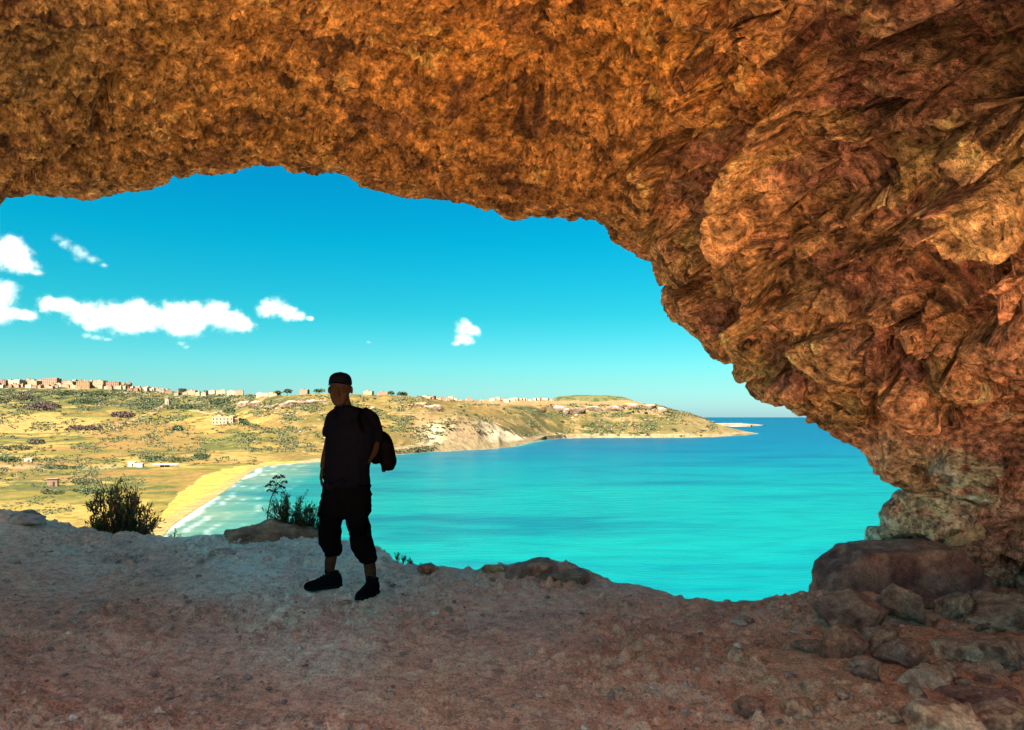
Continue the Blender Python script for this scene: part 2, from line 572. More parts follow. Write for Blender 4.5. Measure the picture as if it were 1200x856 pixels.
def build_floor():
    py = np.linspace(960, 588, 400)
    y_a = 1.44 * F / (py - HY)                             # even steps in the picture
    y_back = np.array([-60, -40, -28, -20, -15, -12, -10, -8, -6.5, -5, -4, -3, -2.2, -1.4, -.7, 0, .6, 1.2, 1.7, 2.2, 2.5])
    y_far = np.array([13.6, 14.2, 15, 16.5, 19, 23, 30, 40, 55, 75, 100, 130, 165, 200, 240, 300])
    Y = np.r_[y_back, y_a[y_a > 2.55], y_far]
    u = np.linspace(-0.86, 0.82, 1150)
    w = np.where(Y >= 3.0, 1.1 + Y, np.where(Y > -8, 4.1 + (3 - Y) * 1.1, 16 + (-8 - Y) * 1.2))
    X = u[None] * w[:, None]
    YY = np.repeat(Y[:, None], len(u), 1)
    jit = 0
    z, past, px = floor_base(X, YY)
    p = np.stack([X, YY, z], -1).reshape(-1, 3).astype(np.float32)
    past = past.reshape(-1)
    yv = YY.reshape(-1)
    near = sstep(16, 11, yv) * sstep(-6, 0, yv)
    rim = sstep(-1.6, -0.1, past)
    worn = (1 - .6 * sstep(-.1, .3, fbm(p, .9, 3, off=44)))
    near = near * worn
    h = 0.10 * fbm(p, 0.7, 3, off=3) * (1 - 0.75 * rim)
    pw = p + 0.10 * np.stack([fbm(p, 1.6, 2, off=8), fbm(p, 1.6, 2, off=18), 0 * yv], -1).astype(np.float32)
    h += near * 0.05 * fbm(pw, (2.6, 3.4, 2), 4, 0.55, 'r', 6)
    h += near * 0.034 * fbm(pw, (8, 11, 6), 4, 0.6, 'b', 12)
    h += near * 0.014 * fbm(pw, (30, 34, 20), 2, 0.6, 'r', 16)
    f1, f2, cid = voro(pw, (7.5, 10, 6), 5)
    h += near * 0.042 * sstep(0.36, 0.10, f1) * (cid > 0.45)           # half-buried stones
    h -= near * 0.022 * sstep(0.36, 0.10, f1) * (cid < -0.5)           # foot-worn pits
    # exposed layers of rock to the right, where the floor steps up to the wall
    rr = sstep(2.2, 3.2, p[:, 0]) * sstep(6.9, 6.2, yv) * sstep(2.5, 3.4, yv)
    f1, f2, cid = voro(pw, (2.4, 3.2, 3), 15)
    h += rr * (0.055 * cid - 0.05 * (1 - sstep(0, .18, f2 - f1)))
    # smooth pale limestone hump behind the person and rims of the edge
    pxf = px.reshape(-1)
    for cx, yc, rx, ry, hh in [(620, 6.75, 45, .3, .07), (668, 6.6, 40, .25, .06), (560, 6.9, 60, .3, .02), (40, 8.8, 90, .5, .03)]:
        h += hh * np.exp(-((pxf - cx) / rx) ** 2 - ((yv - yc) / ry) ** 2)
    slope = sstep(0.3, 3, past)
    h += slope * 0.9 * fbm(p, 0.22, 4, off=21) + (yv < -10) * 0
    h += sstep(-9, -16, yv) * 1.2 * fbm(p, 0.08, 3, off=41)
    V = p.copy()
    V[:, 2] += h + H
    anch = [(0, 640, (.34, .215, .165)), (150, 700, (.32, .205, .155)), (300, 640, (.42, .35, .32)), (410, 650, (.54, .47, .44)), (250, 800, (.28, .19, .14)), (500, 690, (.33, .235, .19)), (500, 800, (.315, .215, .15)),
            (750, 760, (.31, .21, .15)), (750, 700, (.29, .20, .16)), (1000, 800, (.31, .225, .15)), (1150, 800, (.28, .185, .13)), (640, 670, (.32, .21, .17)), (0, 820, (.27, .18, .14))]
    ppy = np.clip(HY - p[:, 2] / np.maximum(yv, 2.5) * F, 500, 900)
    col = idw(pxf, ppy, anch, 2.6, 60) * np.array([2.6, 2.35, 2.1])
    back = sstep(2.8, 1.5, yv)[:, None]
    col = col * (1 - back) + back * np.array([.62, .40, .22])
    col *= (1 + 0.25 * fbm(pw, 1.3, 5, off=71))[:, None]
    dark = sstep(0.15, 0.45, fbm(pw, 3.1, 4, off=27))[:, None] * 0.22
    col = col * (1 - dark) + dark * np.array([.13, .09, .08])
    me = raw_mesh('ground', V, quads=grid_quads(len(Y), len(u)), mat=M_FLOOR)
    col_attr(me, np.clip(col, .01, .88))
    return tag(link('ground', me), kind='structure')


def mat_floor():
    t = NT('trodden earth and limestone', 0.95, 0.12)
    v = t.pos()
    n1 = t.noise(13, 8, 0.7, v)
    n2 = t.noise(75, 4, 0.7, v)
    c = t.mix(1.0, t.attr(), t.ramp(n1, [(0.3, .6), (0.5, 1.08), (0.7, 1.6)]), 'MULTIPLY')
    c = t.mix(1.0, c, t.ramp(n2, [(0.3, .6), (0.5, 1.08), (0.72, 1.5)]), 'MULTIPLY')
    t.color(c)
    t.bump(n2, 0.02, 0.9)
    t.bump(n1, 0.04, 0.7)
    return t.m


M_FLOOR = mat_floor()
GROUND = build_floor()
bpy.context.view_layer.update()
# ================================================================== THE BAY: sea and the land round it
SHORE = [(120, 760), (150, 700), (172, 660), (188, 633), (200, 618), (215, 607), (230, 597), (245, 588), (262, 577), (277, 566), (290, 556), (300, 550), (312, 546), (335, 544), (350, 543), (380, 540.5), (420, 536.5), (455, 534), (500, 530),
         (560, 527), (585, 525.5), (605, 523), (625, 518), (640, 515.3), (660, 513.8), (700, 513.2), (760, 513.2), (820, 512.8), (845, 511.8), (862, 510.8), (880, 509.3), (888, 508.6)]


def ground_xy(px, py, z=0.0):
    Y = (H - z) * F / (py - HY)
    return (px - 600) / F * Y, Y


SHORE_W = [ground_xy(*q) for q in SHORE]
# per column: (distance, row) pairs from the shore to the skyline
PROF = {
    -330: [(300, 645), (700, 562), (1000, 538), (1300, 518), (1600, 502), (1900, 486), (2150, 468), (2350, 453), (2450, 448)],
    0: [(330, 638), (700, 564), (1000, 539), (1300, 518), (1600, 502), (1900, 487), (2150, 470), (2350, 456), (2450, 451.5)],
    120: [(340, 637), (700, 565), (1000, 540), (1300, 518.5), (1600, 503), (1900, 488), (2150, 472), (2350, 457.5), (2450, 453)],
    170: [(372, 633), (600, 578), (900, 547), (1200, 525), (1600, 503), (1900, 490), (2150, 474), (2330, 462), (2430, 457)],
    188: [(375, 633), (600, 578), (900, 547), (1200, 525), (1600, 503), (1900, 490), (2150, 475), (2330, 464), (2430, 459)],
    200: [(418.6, 618), (620, 575), (900, 547), (1200, 525), (1600, 503), (1900, 490), (2150, 475), (2330, 465), (2430, 460)],
    230: [(500, 597), (700, 565), (930, 545), (1200, 525), (1500, 507), (1800, 492), (2050, 475), (2200, 466), (2300, 462.5)],
    262: [(613, 577), (760, 559), (950, 544), (1150, 529), (1400, 511), (1700, 495), (1950, 477), (2080, 468), (2180, 464)],
    290: [(806, 556), (900, 547.5), (1000, 540), (1150, 528), (1350, 511), (1600, 494), (1800, 477), (1950, 469), (2050, 464.5)],
    312: [(947, 546), (1010, 541), (1090, 535), (1200, 526), (1350, 511), (1550, 493), (1720, 477), (1800, 470), (1900, 465)],
    350: [(1000, 543), (1020, 540.5), (1080, 535), (1180, 525), (1330, 508), (1480, 491), (1600, 476), (1680, 468), (1760, 463.5)],
    400: [(1081, 539), (1095, 535), (1140, 530), (1220, 521), (1340, 507), (1460, 490), (1560, 476), (1630, 468), (1700, 464)],
    455: [(1200, 534), (1210, 528), (1250, 523), (1320, 512), (1400, 500), (1480, 485), (1560, 474), (1630, 467), (1700, 463.5)],
    500: [(1317, 530), (1324, 523), (1350, 517), (1400, 504), (1450, 492), (1500, 482), (1560, 475), (1630, 470), (1800, 468.5)],
    535: [(1380, 528), (1398, 518), (1425, 504), (1460, 489), (1500, 482), (1600, 483), (1850, 479), (2100, 474), (2300, 471.5)],
    560: [(1421, 527), (1440, 519), (1466, 506), (1500, 493), (1540, 487.5), (1700, 489), (1900, 483), (2150, 475), (2350, 471.5)],
    585: [(1479, 525.5), (1500, 520), (1530, 513), (1570, 506), (1620, 502), (1780, 498), (1980, 487), (2200, 476), (2370, 471.5)],
    605: [(1588, 523), (1615, 520.5), (1660, 517.5), (1720, 514), (1800, 509), (1900, 501), (2060, 489), (2250, 477), (2400, 471.5)],
    625: [(1862, 518), (1885, 516), (1920, 513.5), (1970, 509.5), (2040, 503), (2110, 496), (2200, 486), (2330, 477), (2450, 471.5)],
    640: [(2053, 515.3), (2065, 511), (2090, 509), (2150, 503), (2210, 497), (2290, 489), (2380, 483), (2390, 477), (2500, 471)],
    660: [(2177, 513.8), (2190, 509), (2215, 507), (2270, 501), (2330, 493), (2390, 486), (2425, 483), (2434, 476.5), (2560, 471.5)],
    700: [(2231, 513.2), (2244, 508.5), (2270, 506.5), (2320, 500), (2380, 492), (2430, 485), (2455, 482), (2463, 475.5), (2600, 471.5)],
    740: [(2231, 513.2), (2244, 509), (2270, 507), (2320, 501), (2380, 493), (2430, 486), (2455, 481), (2463, 473.5), (2600, 471)],
    765: [(2231, 513.2), (2244, 509.3), (2270, 507.5), (2320, 502), (2380, 494.5), (2440, 486), (2465, 480), (2475, 475), (2560, 475.5)],
    800: [(2245, 513), (2258, 509.5), (2290, 507), (2340, 502), (2400, 496), (2450, 491), (2500, 486.5), (2530, 484), (2600, 484.5)],
    830: [(2310, 512.4), (2323, 509.6), (2350, 508), (2390, 505), (2440, 501), (2490, 498), (2540, 495), (2570, 494), (2640, 494.5)],
    862: [(2477, 510.8), (2488, 508.8), (2505, 508), (2530, 507), (2560, 505.5), (2590, 504.5), (2620, 503.8), (2650, 503.5), (2720, 504)],
    880: [(2660, 509.3), (2668, 508.2), (2680, 507.8), (2695, 507.3), (2710, 507), (2725, 506.8), (2740, 506.7), (2755, 506.8), (2800, 507.3)],
    890: [(2770, 508.5), (2775, 508.5), (2780, 508.5), (2785, 508.5), (2790, 508.5), (2795, 508.5), (2800, 508.5), (2810, 508.5), (2850, 508.5)],
}
T_PX = np.array(sorted(PROF), np.float64)
_tab = np.array([PROF[int(k)] for k in T_PX], np.float64)          # columns x 9 x 2


def terr_tab(px):
    """distance and row of the nine control points at each column"""
    Yc = np.stack([np.interp(px, T_PX, _tab[:, i, 0]) for i in range(9)], -1)
    Rc = np.stack([np.interp(px, T_PX, _tab[:, i, 1]) for i in range(9)], -1)
    return Yc, Rc


def build_terrain():
    px = np.linspace(-330, 889, 1080)
    Yc, Rc = terr_tab(px)
    sp, sr = np.array(SHORE, np.float64).T
    k = px >= 150
    Yc[k, 0] = H * F / (np.interp(px[k], sp, sr) - HY)
    Rc[k, 0] = HY + (H - .2) * F / Yc[k, 0]
    Yc[:, 1] = np.maximum(Yc[:, 1], Yc[:, 0] + 4)
    Zc = H + (HY - Rc) / F * Yc
    Zc[:, 0] = np.minimum(Zc[:, 0], 0.3)
    sub = 46
    Ys, Zs = [], []
    for i in range(8):
        n = sub
        for k in range(n):
            t = k / n
            Ys.append(Yc[:, i] * (1 - t) + Yc[:, i + 1] * t)
            Zs.append(Zc[:, i] * (1 - t) + Zc[:, i + 1] * t)
    Ys.append(Yc[:, 8])
    Zs.append(Zc[:, 8])
    for e in (25, 60, 120, 250, 500, 900):                         # the far side of the ridge
        Ys.append(Yc[:, 8] + e)
        Zs.append(Zc[:, 8] - 0.03 * e - 2 * (e > 100))
    Y = np.array(Ys)
    Z = np.array(Zs)
    k0 = Z.copy()
    Z = blur(Z, 26, 0)
    Z[:3] = k0[:3]
    Z[-8:] = k0[-8:]
    # land under the water in front of the shore
    front_Y = np.array([Y[0] - e for e in (60, 25, 8)])
    front_Z = np.array([np.full_like(px, z) for z in (-9.0, -4.0, -1.2)])
    Y = np.r_[front_Y, Y]
    Z = np.r_[front_Z, Z]
    X = (px[None] - 600) / F * Y
    p = np.stack([X, Y, Z], -1).reshape(-1, 3).astype(np.float32)
    X1, Y1, Z1 = p.T
    pxf = np.repeat(px[None], len(Y), 0).reshape(-1)
    row = HY - (Z1 - H) / Y1 * F
    dS = seg_dist(X1, Y1, SHORE_W)
    back = np.repeat((Y - Y[3 + 8 * sub][None]), 1, 0).reshape(-1)
    g2 = p * np.array([1, 1, 0], np.float32)
    g2[:, 2] = 3.3
    land = sstep(2, 60, dS) * (Z1 > 0)
    rug = np.interp(pxf, [-330, 150, 330, 460, 520, 889], [.45, .45, .9, 1.2, 1.5, 1.5])
    relief = fbm(g2, 1 / 90., 5, .5, 'r', 2)
    gully = fbm(g2, (1 / 45., 1 / 160., 1), 3, .5, 'r', 22)
    up = sstep(4, 40, Z1)
    Zn = land * up * rug * (5.0 * relief + 2.5 * gully) + land * 0.8 * fbm(g2, 1 / 22., 3, .5, 'n', 4)
    Zn *= sstep(200, 0, back) * (0.5 + 0.5 * sstep(60, 20, np.abs(back)))
    # stepped terraces on the slopes
    zt = Z1 + Zn
    st = 3.5
    fr = zt / st - np.floor(zt / st)
    ter = (np.floor(zt / st) + sstep(0.55, 0.95, fr)) * st
    tw = (0.55 * sstep(0.0, 0.25, fbm(g2, 1 / 150., 2, off=55)) * up * (pxf < 520) * sstep(60, -60, back))
    zt = zt * (1 - tw) + ter * tw
    V = p.copy()
    V[:, 2] = np.where(Z1 > 0, np.maximum(zt, 0.25), Z1)
    # slope for the rock
    G = V.reshape(len(Y), len(px), 3)
    dz = np.gradient(G[..., 2], axis=0)
    dy = np.gradient(G[..., 1], axis=0)
    slope = np.abs(dz / (dy + 1e-3)).reshape(-1)
    # ---- ground cover
    n_big = fbm(g2, 1 / 170., 4, off=101)
    n_mid = fbm(g2, 1 / 38., 4, .55, off=111)
    n_fin = fbm(g2, 1 / 9., 3, .6, off=121)
    straw = np.array([.64, .46, .145])
    gold = np.array([.66, .46, .17])
    ochre = np.array([.50, .29, .105])
    olive = np.array([.31, .28, .06])
    green = np.array([.15, .17, .035])
    dkgreen = np.array([.055, .075, .028])
    lime = np.array([.70, .52, .36])
    earth = np.array([.42, .20, .10])
    col = np.repeat(ochre[None], len(p), 0)

    def put(w, c):
        nonlocal col
        w = np.clip(w, 0, 1)[:, None]
        col = col * (1 - w) + w * c
    # patchwork of fields in the valley
    rot = np.array([[.94, .34, 0], [-.34, .94, 0], [0, 0, 1]], np.float32)
    pr = g2 @ rot.T
    f1, f2, cid = voro(pr * np.array([1 / 95., 1 / 62., 0], np.float32) + np.array([0, 0, .5], np.float32), 1.0, 12)
    field = cid
    valley = sstep(330, 250, pxf) * sstep(495, 508, row + 6 * n_mid)
    mid = sstep(360, 280, pxf) * sstep(470, 482, row)
    put(mid * 0.9, ochre * 1.05)
    put(mid * sstep(-.2, .1, field), straw)
    put(mid * sstep(.3, .5, field), gold)
    put(mid * sstep(-.55, -.7, field) * .8, olive)
    put(mid * sstep(0.10, .02, f2 - f1) * 0.6, olive * .8)
    put(sstep(-.1, .25, n_big + .4 * n_mid) * mid * .8, olive * 1.1)
    put(sstep(.1, .38, n_mid + .5 * n_big) * mid * .85, green * 1.05)
    # the golden field band and the ochre slope of the near valley
    put(in_poly(pxf + 14 * n_mid, row + 3 * n_mid, [(-330, 486), (60, 487), (125, 492), (128, 501), (60, 512), (-330, 514)]) * .85, gold * 1.05 * (1 + .25 * n_fin[:, None]))
    put(in_poly(pxf + 14 * n_mid, row + 3 * n_mid, [(-330, 580), (20, 588), (110, 592), (175, 585), (170, 660), (-330, 660)]) * .8, straw * 1.1 * (1 + .3 * n_mid[:, None]))
    put(in_poly(pxf + 18 * n_mid, row + 4 * n_mid, [(130, 490), (230, 500), (240, 530), (130, 528), (100, 512)]) * .7, np.array([.50, .30, .11]))
    # hillside between the village and the person: olive grass with rocky spots
    hill = sstep(300, 360, pxf) * sstep(600, 520, pxf)
    put(hill * .85, np.array([.36, .27, .085]))
    put(hill * sstep(-.05, .3, n_mid) * .8, np.array([.24, .20, .05]))
    put(hill * sstep(.12, .4, -n_mid + .4 * n_fin) * .7, np.array([.58, .40, .17]))
    put(hill * sstep(.3, .5, fbm(g2, 1 / 14., 3, off=141)) * sstep(1250, 1450, Y1), lime * .8)
    # green belt below the village
    belt = sstep(486, 476, row) * sstep(440, 250, pxf)
    put(belt * .9, green * 1.25)
    put(belt * sstep(-.15, .15, n_mid) * .9, dkgreen * 1.3)
    put(belt * sstep(.12, .4, -n_mid + .3 * n_big) * .85, np.array([.34, .27, .11]))
    put(sstep(.36, .5, fbm(g2, 1 / 30., 3, off=151)) * belt, lime * .85)
    # clay slope and pale cliff of the promontory
    prom = in_poly(pxf + 10 * n_mid, row, [(455, 540), (470, 500), (500, 480), (540, 478), (565, 490), (615, 515), (615, 530)]).astype(float)
    put(prom * .75, np.array([.52, .33, .17]))
    put(prom * sstep(.1, .4, gully + .4 * n_mid) * .8, np.array([.27, .22, .08]))
    put(prom * sstep(480, 520, pxf) * sstep(488, 508, row + 8 * n_mid) * .95, np.array([1.9, 1.48, 1.25]))
    # slopes of the middle and far headland
    far = sstep(560, 610, pxf) * (1 - prom)
    put(far, np.array([.40, .28, .12]))
    put(far * sstep(-.25, .15, n_mid + .3 * n_big) * .85, np.array([.20, .19, .065]))
    put(far * sstep(.25, .5, n_mid) * .85, np.array([.085, .11, .04]))
    put(far * sstep(.2, .45, -n_mid + .5 * n_fin) * .8, np.array([.62, .43, .24]))
    put(sstep(540, 590, pxf) * sstep(479, 474.5, row) * .8, np.array([.66, .42, .24]))
    tip = sstep(760, 830, pxf)
    put(tip * .7, np.array([.56, .40, .22]))
    put(tip * sstep(.0, .3, n_mid) * .6, np.array([.30, .26, .11]))
    for line, wd, cc in [([(-40, 545), (20, 547), (70, 549)], 1.5, lime), ([(92, 549), (112, 550), (138, 548)], 1.6, lime), ([(128, 503), (150, 496), (172, 486), (186, 480), (196, 473)], 1.1, lime),
                         ([(222, 481), (245, 485), (262, 482), (285, 477)], 1.0, lime), ([(95, 508), (128, 503)], .8, straw), ([(300, 462), (310, 480), (305, 500), (312, 520)], .8, straw),
                         ([(60, 489), (95, 487), (125, 489)], .7, olive), ([(-60, 507), (40, 509), (90, 505)], 1.0, olive * .8), ([(0, 471), (60, 478), (130, 474)], .8, straw), ([(-30, 516), (30, 520), (110, 513)], .9, green),
                         ([(150, 530), (200, 533), (245, 528)], 1.2, green), ([(165, 536), (215, 540), (240, 535)], 2.2, green), ([(20, 574), (80, 572), (128, 560)], 2.0, green), ([(40, 586), (90, 578), (130, 574)], 1.8, olive)]:
        put(sstep(wd * 1.6, wd * .5, seg_dist(pxf + 5 * n_mid, row + 1.6 * n_mid, line)) * .85, cc * .95)
    hilltop = in_poly(pxf, row, [(630, 469.6), (660, 460), (745, 460), (752, 471), (700, 470.2)]).astype(float)
    # bare rock where it is steep, and the pale foot of the headlands
    put(sstep(.38, .75, slope + .12 * n_fin) * (pxf > 330) * .85, np.array([.62, .42, .26]) * (1 + .35 * n_fin[:, None]))
    put(sstep(.25, .4, n_fin) * sstep(.3, .5, slope) * (pxf > 330) * .5, np.array([.25, .17, .11]))
    coast = sstep(20, 9, dS + 6 * n_fin) * (pxf > 325)
    put(coast, np.array([.66, .50, .34]) * (1 + .3 * n_fin[:, None]))
    # the sand of the beach
    sand = in_poly(pxf + 5 * n_mid, row + 3 * n_mid, [(170, 660), (187, 604), (208, 581), (238, 557), (262, 550), (300, 544), (345, 540), (345, 560), (150, 760)]).astype(float)
    put(sand, np.array([.84, .62, .17]) * (1 + .08 * n_fin[:, None]))
    wet = sstep(14, 4, dS) * (pxf < 335)
    put(wet * .75, np.array([.60, .47, .28]))
    scrubspot = sstep(.30, .5, fbm(g2, 1 / 7., 2, off=131)) * (sand < .5)
    put(scrubspot * .6 * (pxf < 520), col * .45 + np.array([0, .012, 0]))
    col *= (1 + .22 * n_fin)[:, None]
    me = raw_mesh('terrain', V, quads=grid_quads(len(Y), len(px)), mat=M_TERR)
    col_attr(me, np.clip(col * .172 * np.array([1.06, 1.02, .74]), .008, .85))
    o = tag(link('terrain', me), kind='structure')
    return V.reshape(len(Y), len(px), 3), px


def mat_terrain():
    t = NT('dry fields, scrub and limestone', 0.95, 0.1)
    v = t.pos()
    n1 = t.noise(0.11, 8, 0.7, v)
    n2 = t.noise(0.9, 4, 0.7, v)
    c = t.mix(1.0, t.attr(), t.ramp(n1, [(0.3, .6), (0.5, 1.0), (0.7, 1.3)]), 'MULTIPLY')
    t.color(c)
    t.bump(n1, 4.0, 0.5)
    t.bump(n2, 0.6, 0.5)
    return t.m


M_TERR = mat_terrain()
TERR, TERR_PX = build_terrain()


def land_at(px, Y):
    """ground point of the land at a column and distance"""
    i = int(np.clip(np.searchsorted(TERR_PX, px), 1, len(TERR_PX) - 1))
    colm = TERR[:, i]
    z = float(np.interp(Y, colm[:, 1], colm[:, 2]))
    return Vector(((px - 600) / F * Y, Y, z))


def land_pix(px, row):
    """nearest ground point of the land seen at a photo pixel"""
    i = int(np.clip(np.searchsorted(TERR_PX, px), 1, len(TERR_PX) - 1))
    c = TERR[3:, i]
    r = HY - (c[:, 2] - H) / c[:, 1] * F
    k = np.nonzero(r <= row)[0]
    j = int(k[0]) if len(k) else int(np.argmin(r))
    if j > 0 and len(k):
        t = (r[j - 1] - row) / max(r[j - 1] - r[j], 1e-6)
        Y = c[j - 1, 1] + t * (c[j, 1] - c[j - 1, 1])
        z = c[j - 1, 2] + t * (c[j, 2] - c[j - 1, 2])
    else:
        Y, z = c[j, 1], c[j, 2]
    return Vector(((px - 600) / F * Y, float(Y), float(z)))


def build_sea():
    px = np.linspace(-1500, 2700, 700)
    rows = np.r_[np.linspace(1300, 760, 20), np.linspace(750, 500, 330), np.geomspace(499.5, 489.4, 60) if False else 489 + np.geomspace(10.5, 0.35, 60)]
    Y = H * F / (rows - HY)
    X = (px[None] - 600) / F * Y[:, None]
    YY = np.repeat(Y[:, None], len(px), 1)
    p = np.stack([X, YY, 0 * X], -1).reshape(-1, 3).astype(np.float32)
    beach = SHORE_W[:14]
    dB = seg_dist(p[:, 0], p[:, 1], beach)
    dA = seg_dist(p[:, 0], p[:, 1], SHORE_W)
    row = HY + H * F / p[:, 1]
    pxf = np.repeat(px[None], len(Y), 0).reshape(-1)
    g = p.copy()
    g[:, 2] = 5.5
    n1 = fbm(g, 1 / 120., 4, off=3)
    n2 = fbm(g, (1 / 30., 1 / 80., 1), 4, off=13)
    r2 = row + 0.11 * (row - HY) * (1.3 * n1 + .7 * n2)
    stops = [(489, (.004, .15, .33)), (496, (.002, .20, .40)), (512, (.001, .24, .46)), (530, (.0, .32, .50)), (548, (.0, .44, .53)), (575, (.002, .54, .53)), (620, (.004, .60, .56)), (690, (.002, .60, .60)), (760, (.002, .58, .60))]
    col = np.stack([np.interp(r2, [s[0] for s in stops], [s[1][i] for s in stops]) for i in range(3)], -1)
    # greener over the sandy shallows to the left
    sh = sstep(560, 330, pxf + 60 * n1)[:, None] * .7
    col = col * (1 - sh) + sh * np.array([.02, .52, .44])
    coast = (sstep(45, 5, dA + 14 * n2) * (pxf > 330))[:, None] * .55
    col = col * (1 - coast) + coast * np.array([.05, .55, .48])
    shal = (sstep(85, 8, dB + 55 * n1 + 25 * n2) * .85)[:, None]
    col = col * (1 - shal) + shal * np.array([.42, .60, .40])
    # lines of foam that follow the beach
    foam = np.zeros(len(p))
    w1 = dB + 10 * n1 + 8 * n2
    for dist, wd, st in [(2, 5.0, 1.0), (13, 2.6, .65), (25, 2.0, .45), (39, 1.8, .35), (56, 1.6, .25)]:
        brk = sstep(-.12, .12, fbm(g, 1 / 30., 4, off=dist + 40)) if dist > 5 else 1.0
        foam = np.maximum(foam, st * sstep(wd, wd * .2, np.abs(w1 - dist)) * brk)
    foam *= (pxf < 360)
    foam = np.maximum(foam, (sstep(5, 1, dA + 3 * n2) * .6) * (pxf > 330))
    fm = np.clip(foam * .8, 0, 1)[:, None]
    col = col * .127
    col = col * (1 - fm) + fm * np.array([.23, .225, .205])
    me = raw_mesh('sea', p, quads=grid_quads(len(Y), len(px)), mat=M_SEA)
    col_attr(me, np.clip(col, 0, .85))
    return tag(link('sea', me), kind='structure')


def mat_sea():
    t = NT('sea water', 0.3, 0.07)
    a = t.attr()
    v1 = t.pos((0.030, 0.075, 1))
    n1 = t.noise(1.0, 6, 0.62, v1, 0.4)
    v2 = t.pos((0.0035, 0.013, 1))
    n2 = t.noise(1.0, 5, 0.6, v2, 0.8)
    c = t.mix(1.0, a, t.ramp(n2, [(0.34, (.3, .62, .80)), (0.48, (.8, .95, .98)), (0.64, (1.1, 1.08, 1.03))]), 'MULTIPLY')
    c = t.mix(1.0, c, t.ramp(n1, [(0.3, (.50, .74, .80)), (0.5, .98), (0.68, (1.2, 1.1, 1.07))]), 'MULTIPLY')
    t.color(c)
    t.b.inputs['IOR'].default_value = 1.33
    t.bump(n1, 3.0, 0.5)
    w = t.noise(1.0, 4, 0.6, t.pos((0.22, 0.4, 1)))
    t.bump(w, 0.5, 0.5)
    return t.m


M_SEA = mat_sea()
build_sea()
# ================================================================== ROCKS on the cave floor
def floor_pix(px, row, strict=False):
    """point of the cave floor seen at a photo pixel"""
    o = Vector((0, 0, H))
    d = (PX(px, row, 1.0) - o).normalized()
    hit, loc, _n, _i = GROUND.ray_cast(o, d, distance=14)
    if hit:
        return loc
    return PX(px, row, float(np.interp(px, E_PX, E_Y)) - .05) if strict is False else None


def drop(p):
    """the floor under a point"""
    hit, loc, _n, _i = GROUND.ray_cast(Vector((p.x, p.y, p.z + 3)), Vector((0, 0, -1)), distance=8)
    return loc.z if hit else p.z


def ico_dirs(sub):
    bm = bmesh.new()
    bmesh.ops.create_icosphere(bm, subdivisions=sub, radius=1.0)
    V = np.array([v.co[:] for v in bm.verts], np.float32)
    Q = np.array([[v.index for v in f.verts] for f in bm.faces], np.int32)
    bm.free()
    return V, Q


ICO = {k: ico_dirs(k) for k in (3, 4, 5, 6)}


def rock_mesh(name, size, seed, sub=5, planes=None, rough=0.15, color=(.3, .19, .13), color2=(.16, .08, .06), mat=None, hull=None):
    """a broken stone: a ball cut by flat faces, then weathered"""
    d, Q = ICO[sub]
    r = np.random.default_rng(seed)
    N = []
    if planes:
        N += [(np.array(n, np.float32) / np.linalg.norm(n), h) for n, h in planes]
    for _ in range(11 if not planes else 5):
        v = r.normal(size=3)
        v /= np.linalg.norm(v)
        N.append((v.astype(np.float32), r.uniform(.62, .9)))
    if hull is None and planes is None:
        pts = []                                        # corners of a broken block
        for _ in range(15):
            v = r.normal(size=3)
            v = v / np.abs(v).max() * r.uniform(.95, 1.25)
            pts.append(v * np.array([1, 1, 1]))
        hull = np.array(pts)
        hull -= hull.mean(0)
    if hull is not None:
        bm = bmesh.new()
        for v in np.array(hull, float):
            bm.verts.new(Vector(v * np.array(size) * .5))
        bmesh.ops.convex_hull(bm, input=bm.verts[:])
        for v in [v for v in bm.verts if not v.link_faces]:
            bm.verts.remove(v)
        bmesh.ops.recalc_face_normals(bm, faces=bm.faces[:])
        bm.normal_update()
        pl = [(np.array(f.normal[:], np.float32), float(f.normal.dot(f.verts[0].co))) for f in bm.faces]
        bm.free()
        ds = d * np.array(size, np.float32)
        ds /= np.linalg.norm(ds, axis=1, keepdims=True)
        sz = max(size)
        acc = np.zeros(len(d))
        for n, h in pl:
            acc += np.clip((ds.astype(float) @ n) / max(h / sz, .02), 0, None) ** 60
        V = ds * (sz * (acc + 1e-30) ** (-1 / 60))[:, None]
    else:
        acc = np.zeros(len(d))
        for n, h in N:
            acc += np.clip((d @ n) / h, 0, None) ** 44
        rad = np.minimum((acc + 1e-9) ** (-1 / 44), 1.45)
        V = d * rad[:, None] * np.array(size, np.float32) * 0.5
    V = V.astype(np.float32)
    off = seed * 3.7
    s = max(size)
    n1 = fbm(V + off, 2.6 / s, 4, .5, 'r')
    n2 = fbm(V + off, 9.0 / s, 4, .6, 'b')
    V = V + d * (s * rough * (0.34 * n1 + 0.26 * n2))[:, None]
    V = V.astype(np.float32)
    me = raw_mesh(name, V, quads=Q, mat=mat or M_STONE)
    c1, c2 = np.array(color), np.array(color2)
    w = sstep(-.15, .35, fbm(V + off, 5.0 / s, 4, .55, off=9))[:, None]
    top = sstep(.55, .95, d[:, 2] + .25 * n2)[:, None] * .4                # upward faces blend towards tan
    col = c1 * (1 - w) + c2 * w
    col = col * (1 - top) + top * np.array([.55, .38, .26])
    col_attr(me, np.clip(col * (1 + .3 * n2)[:, None], .01, .8))
    return me


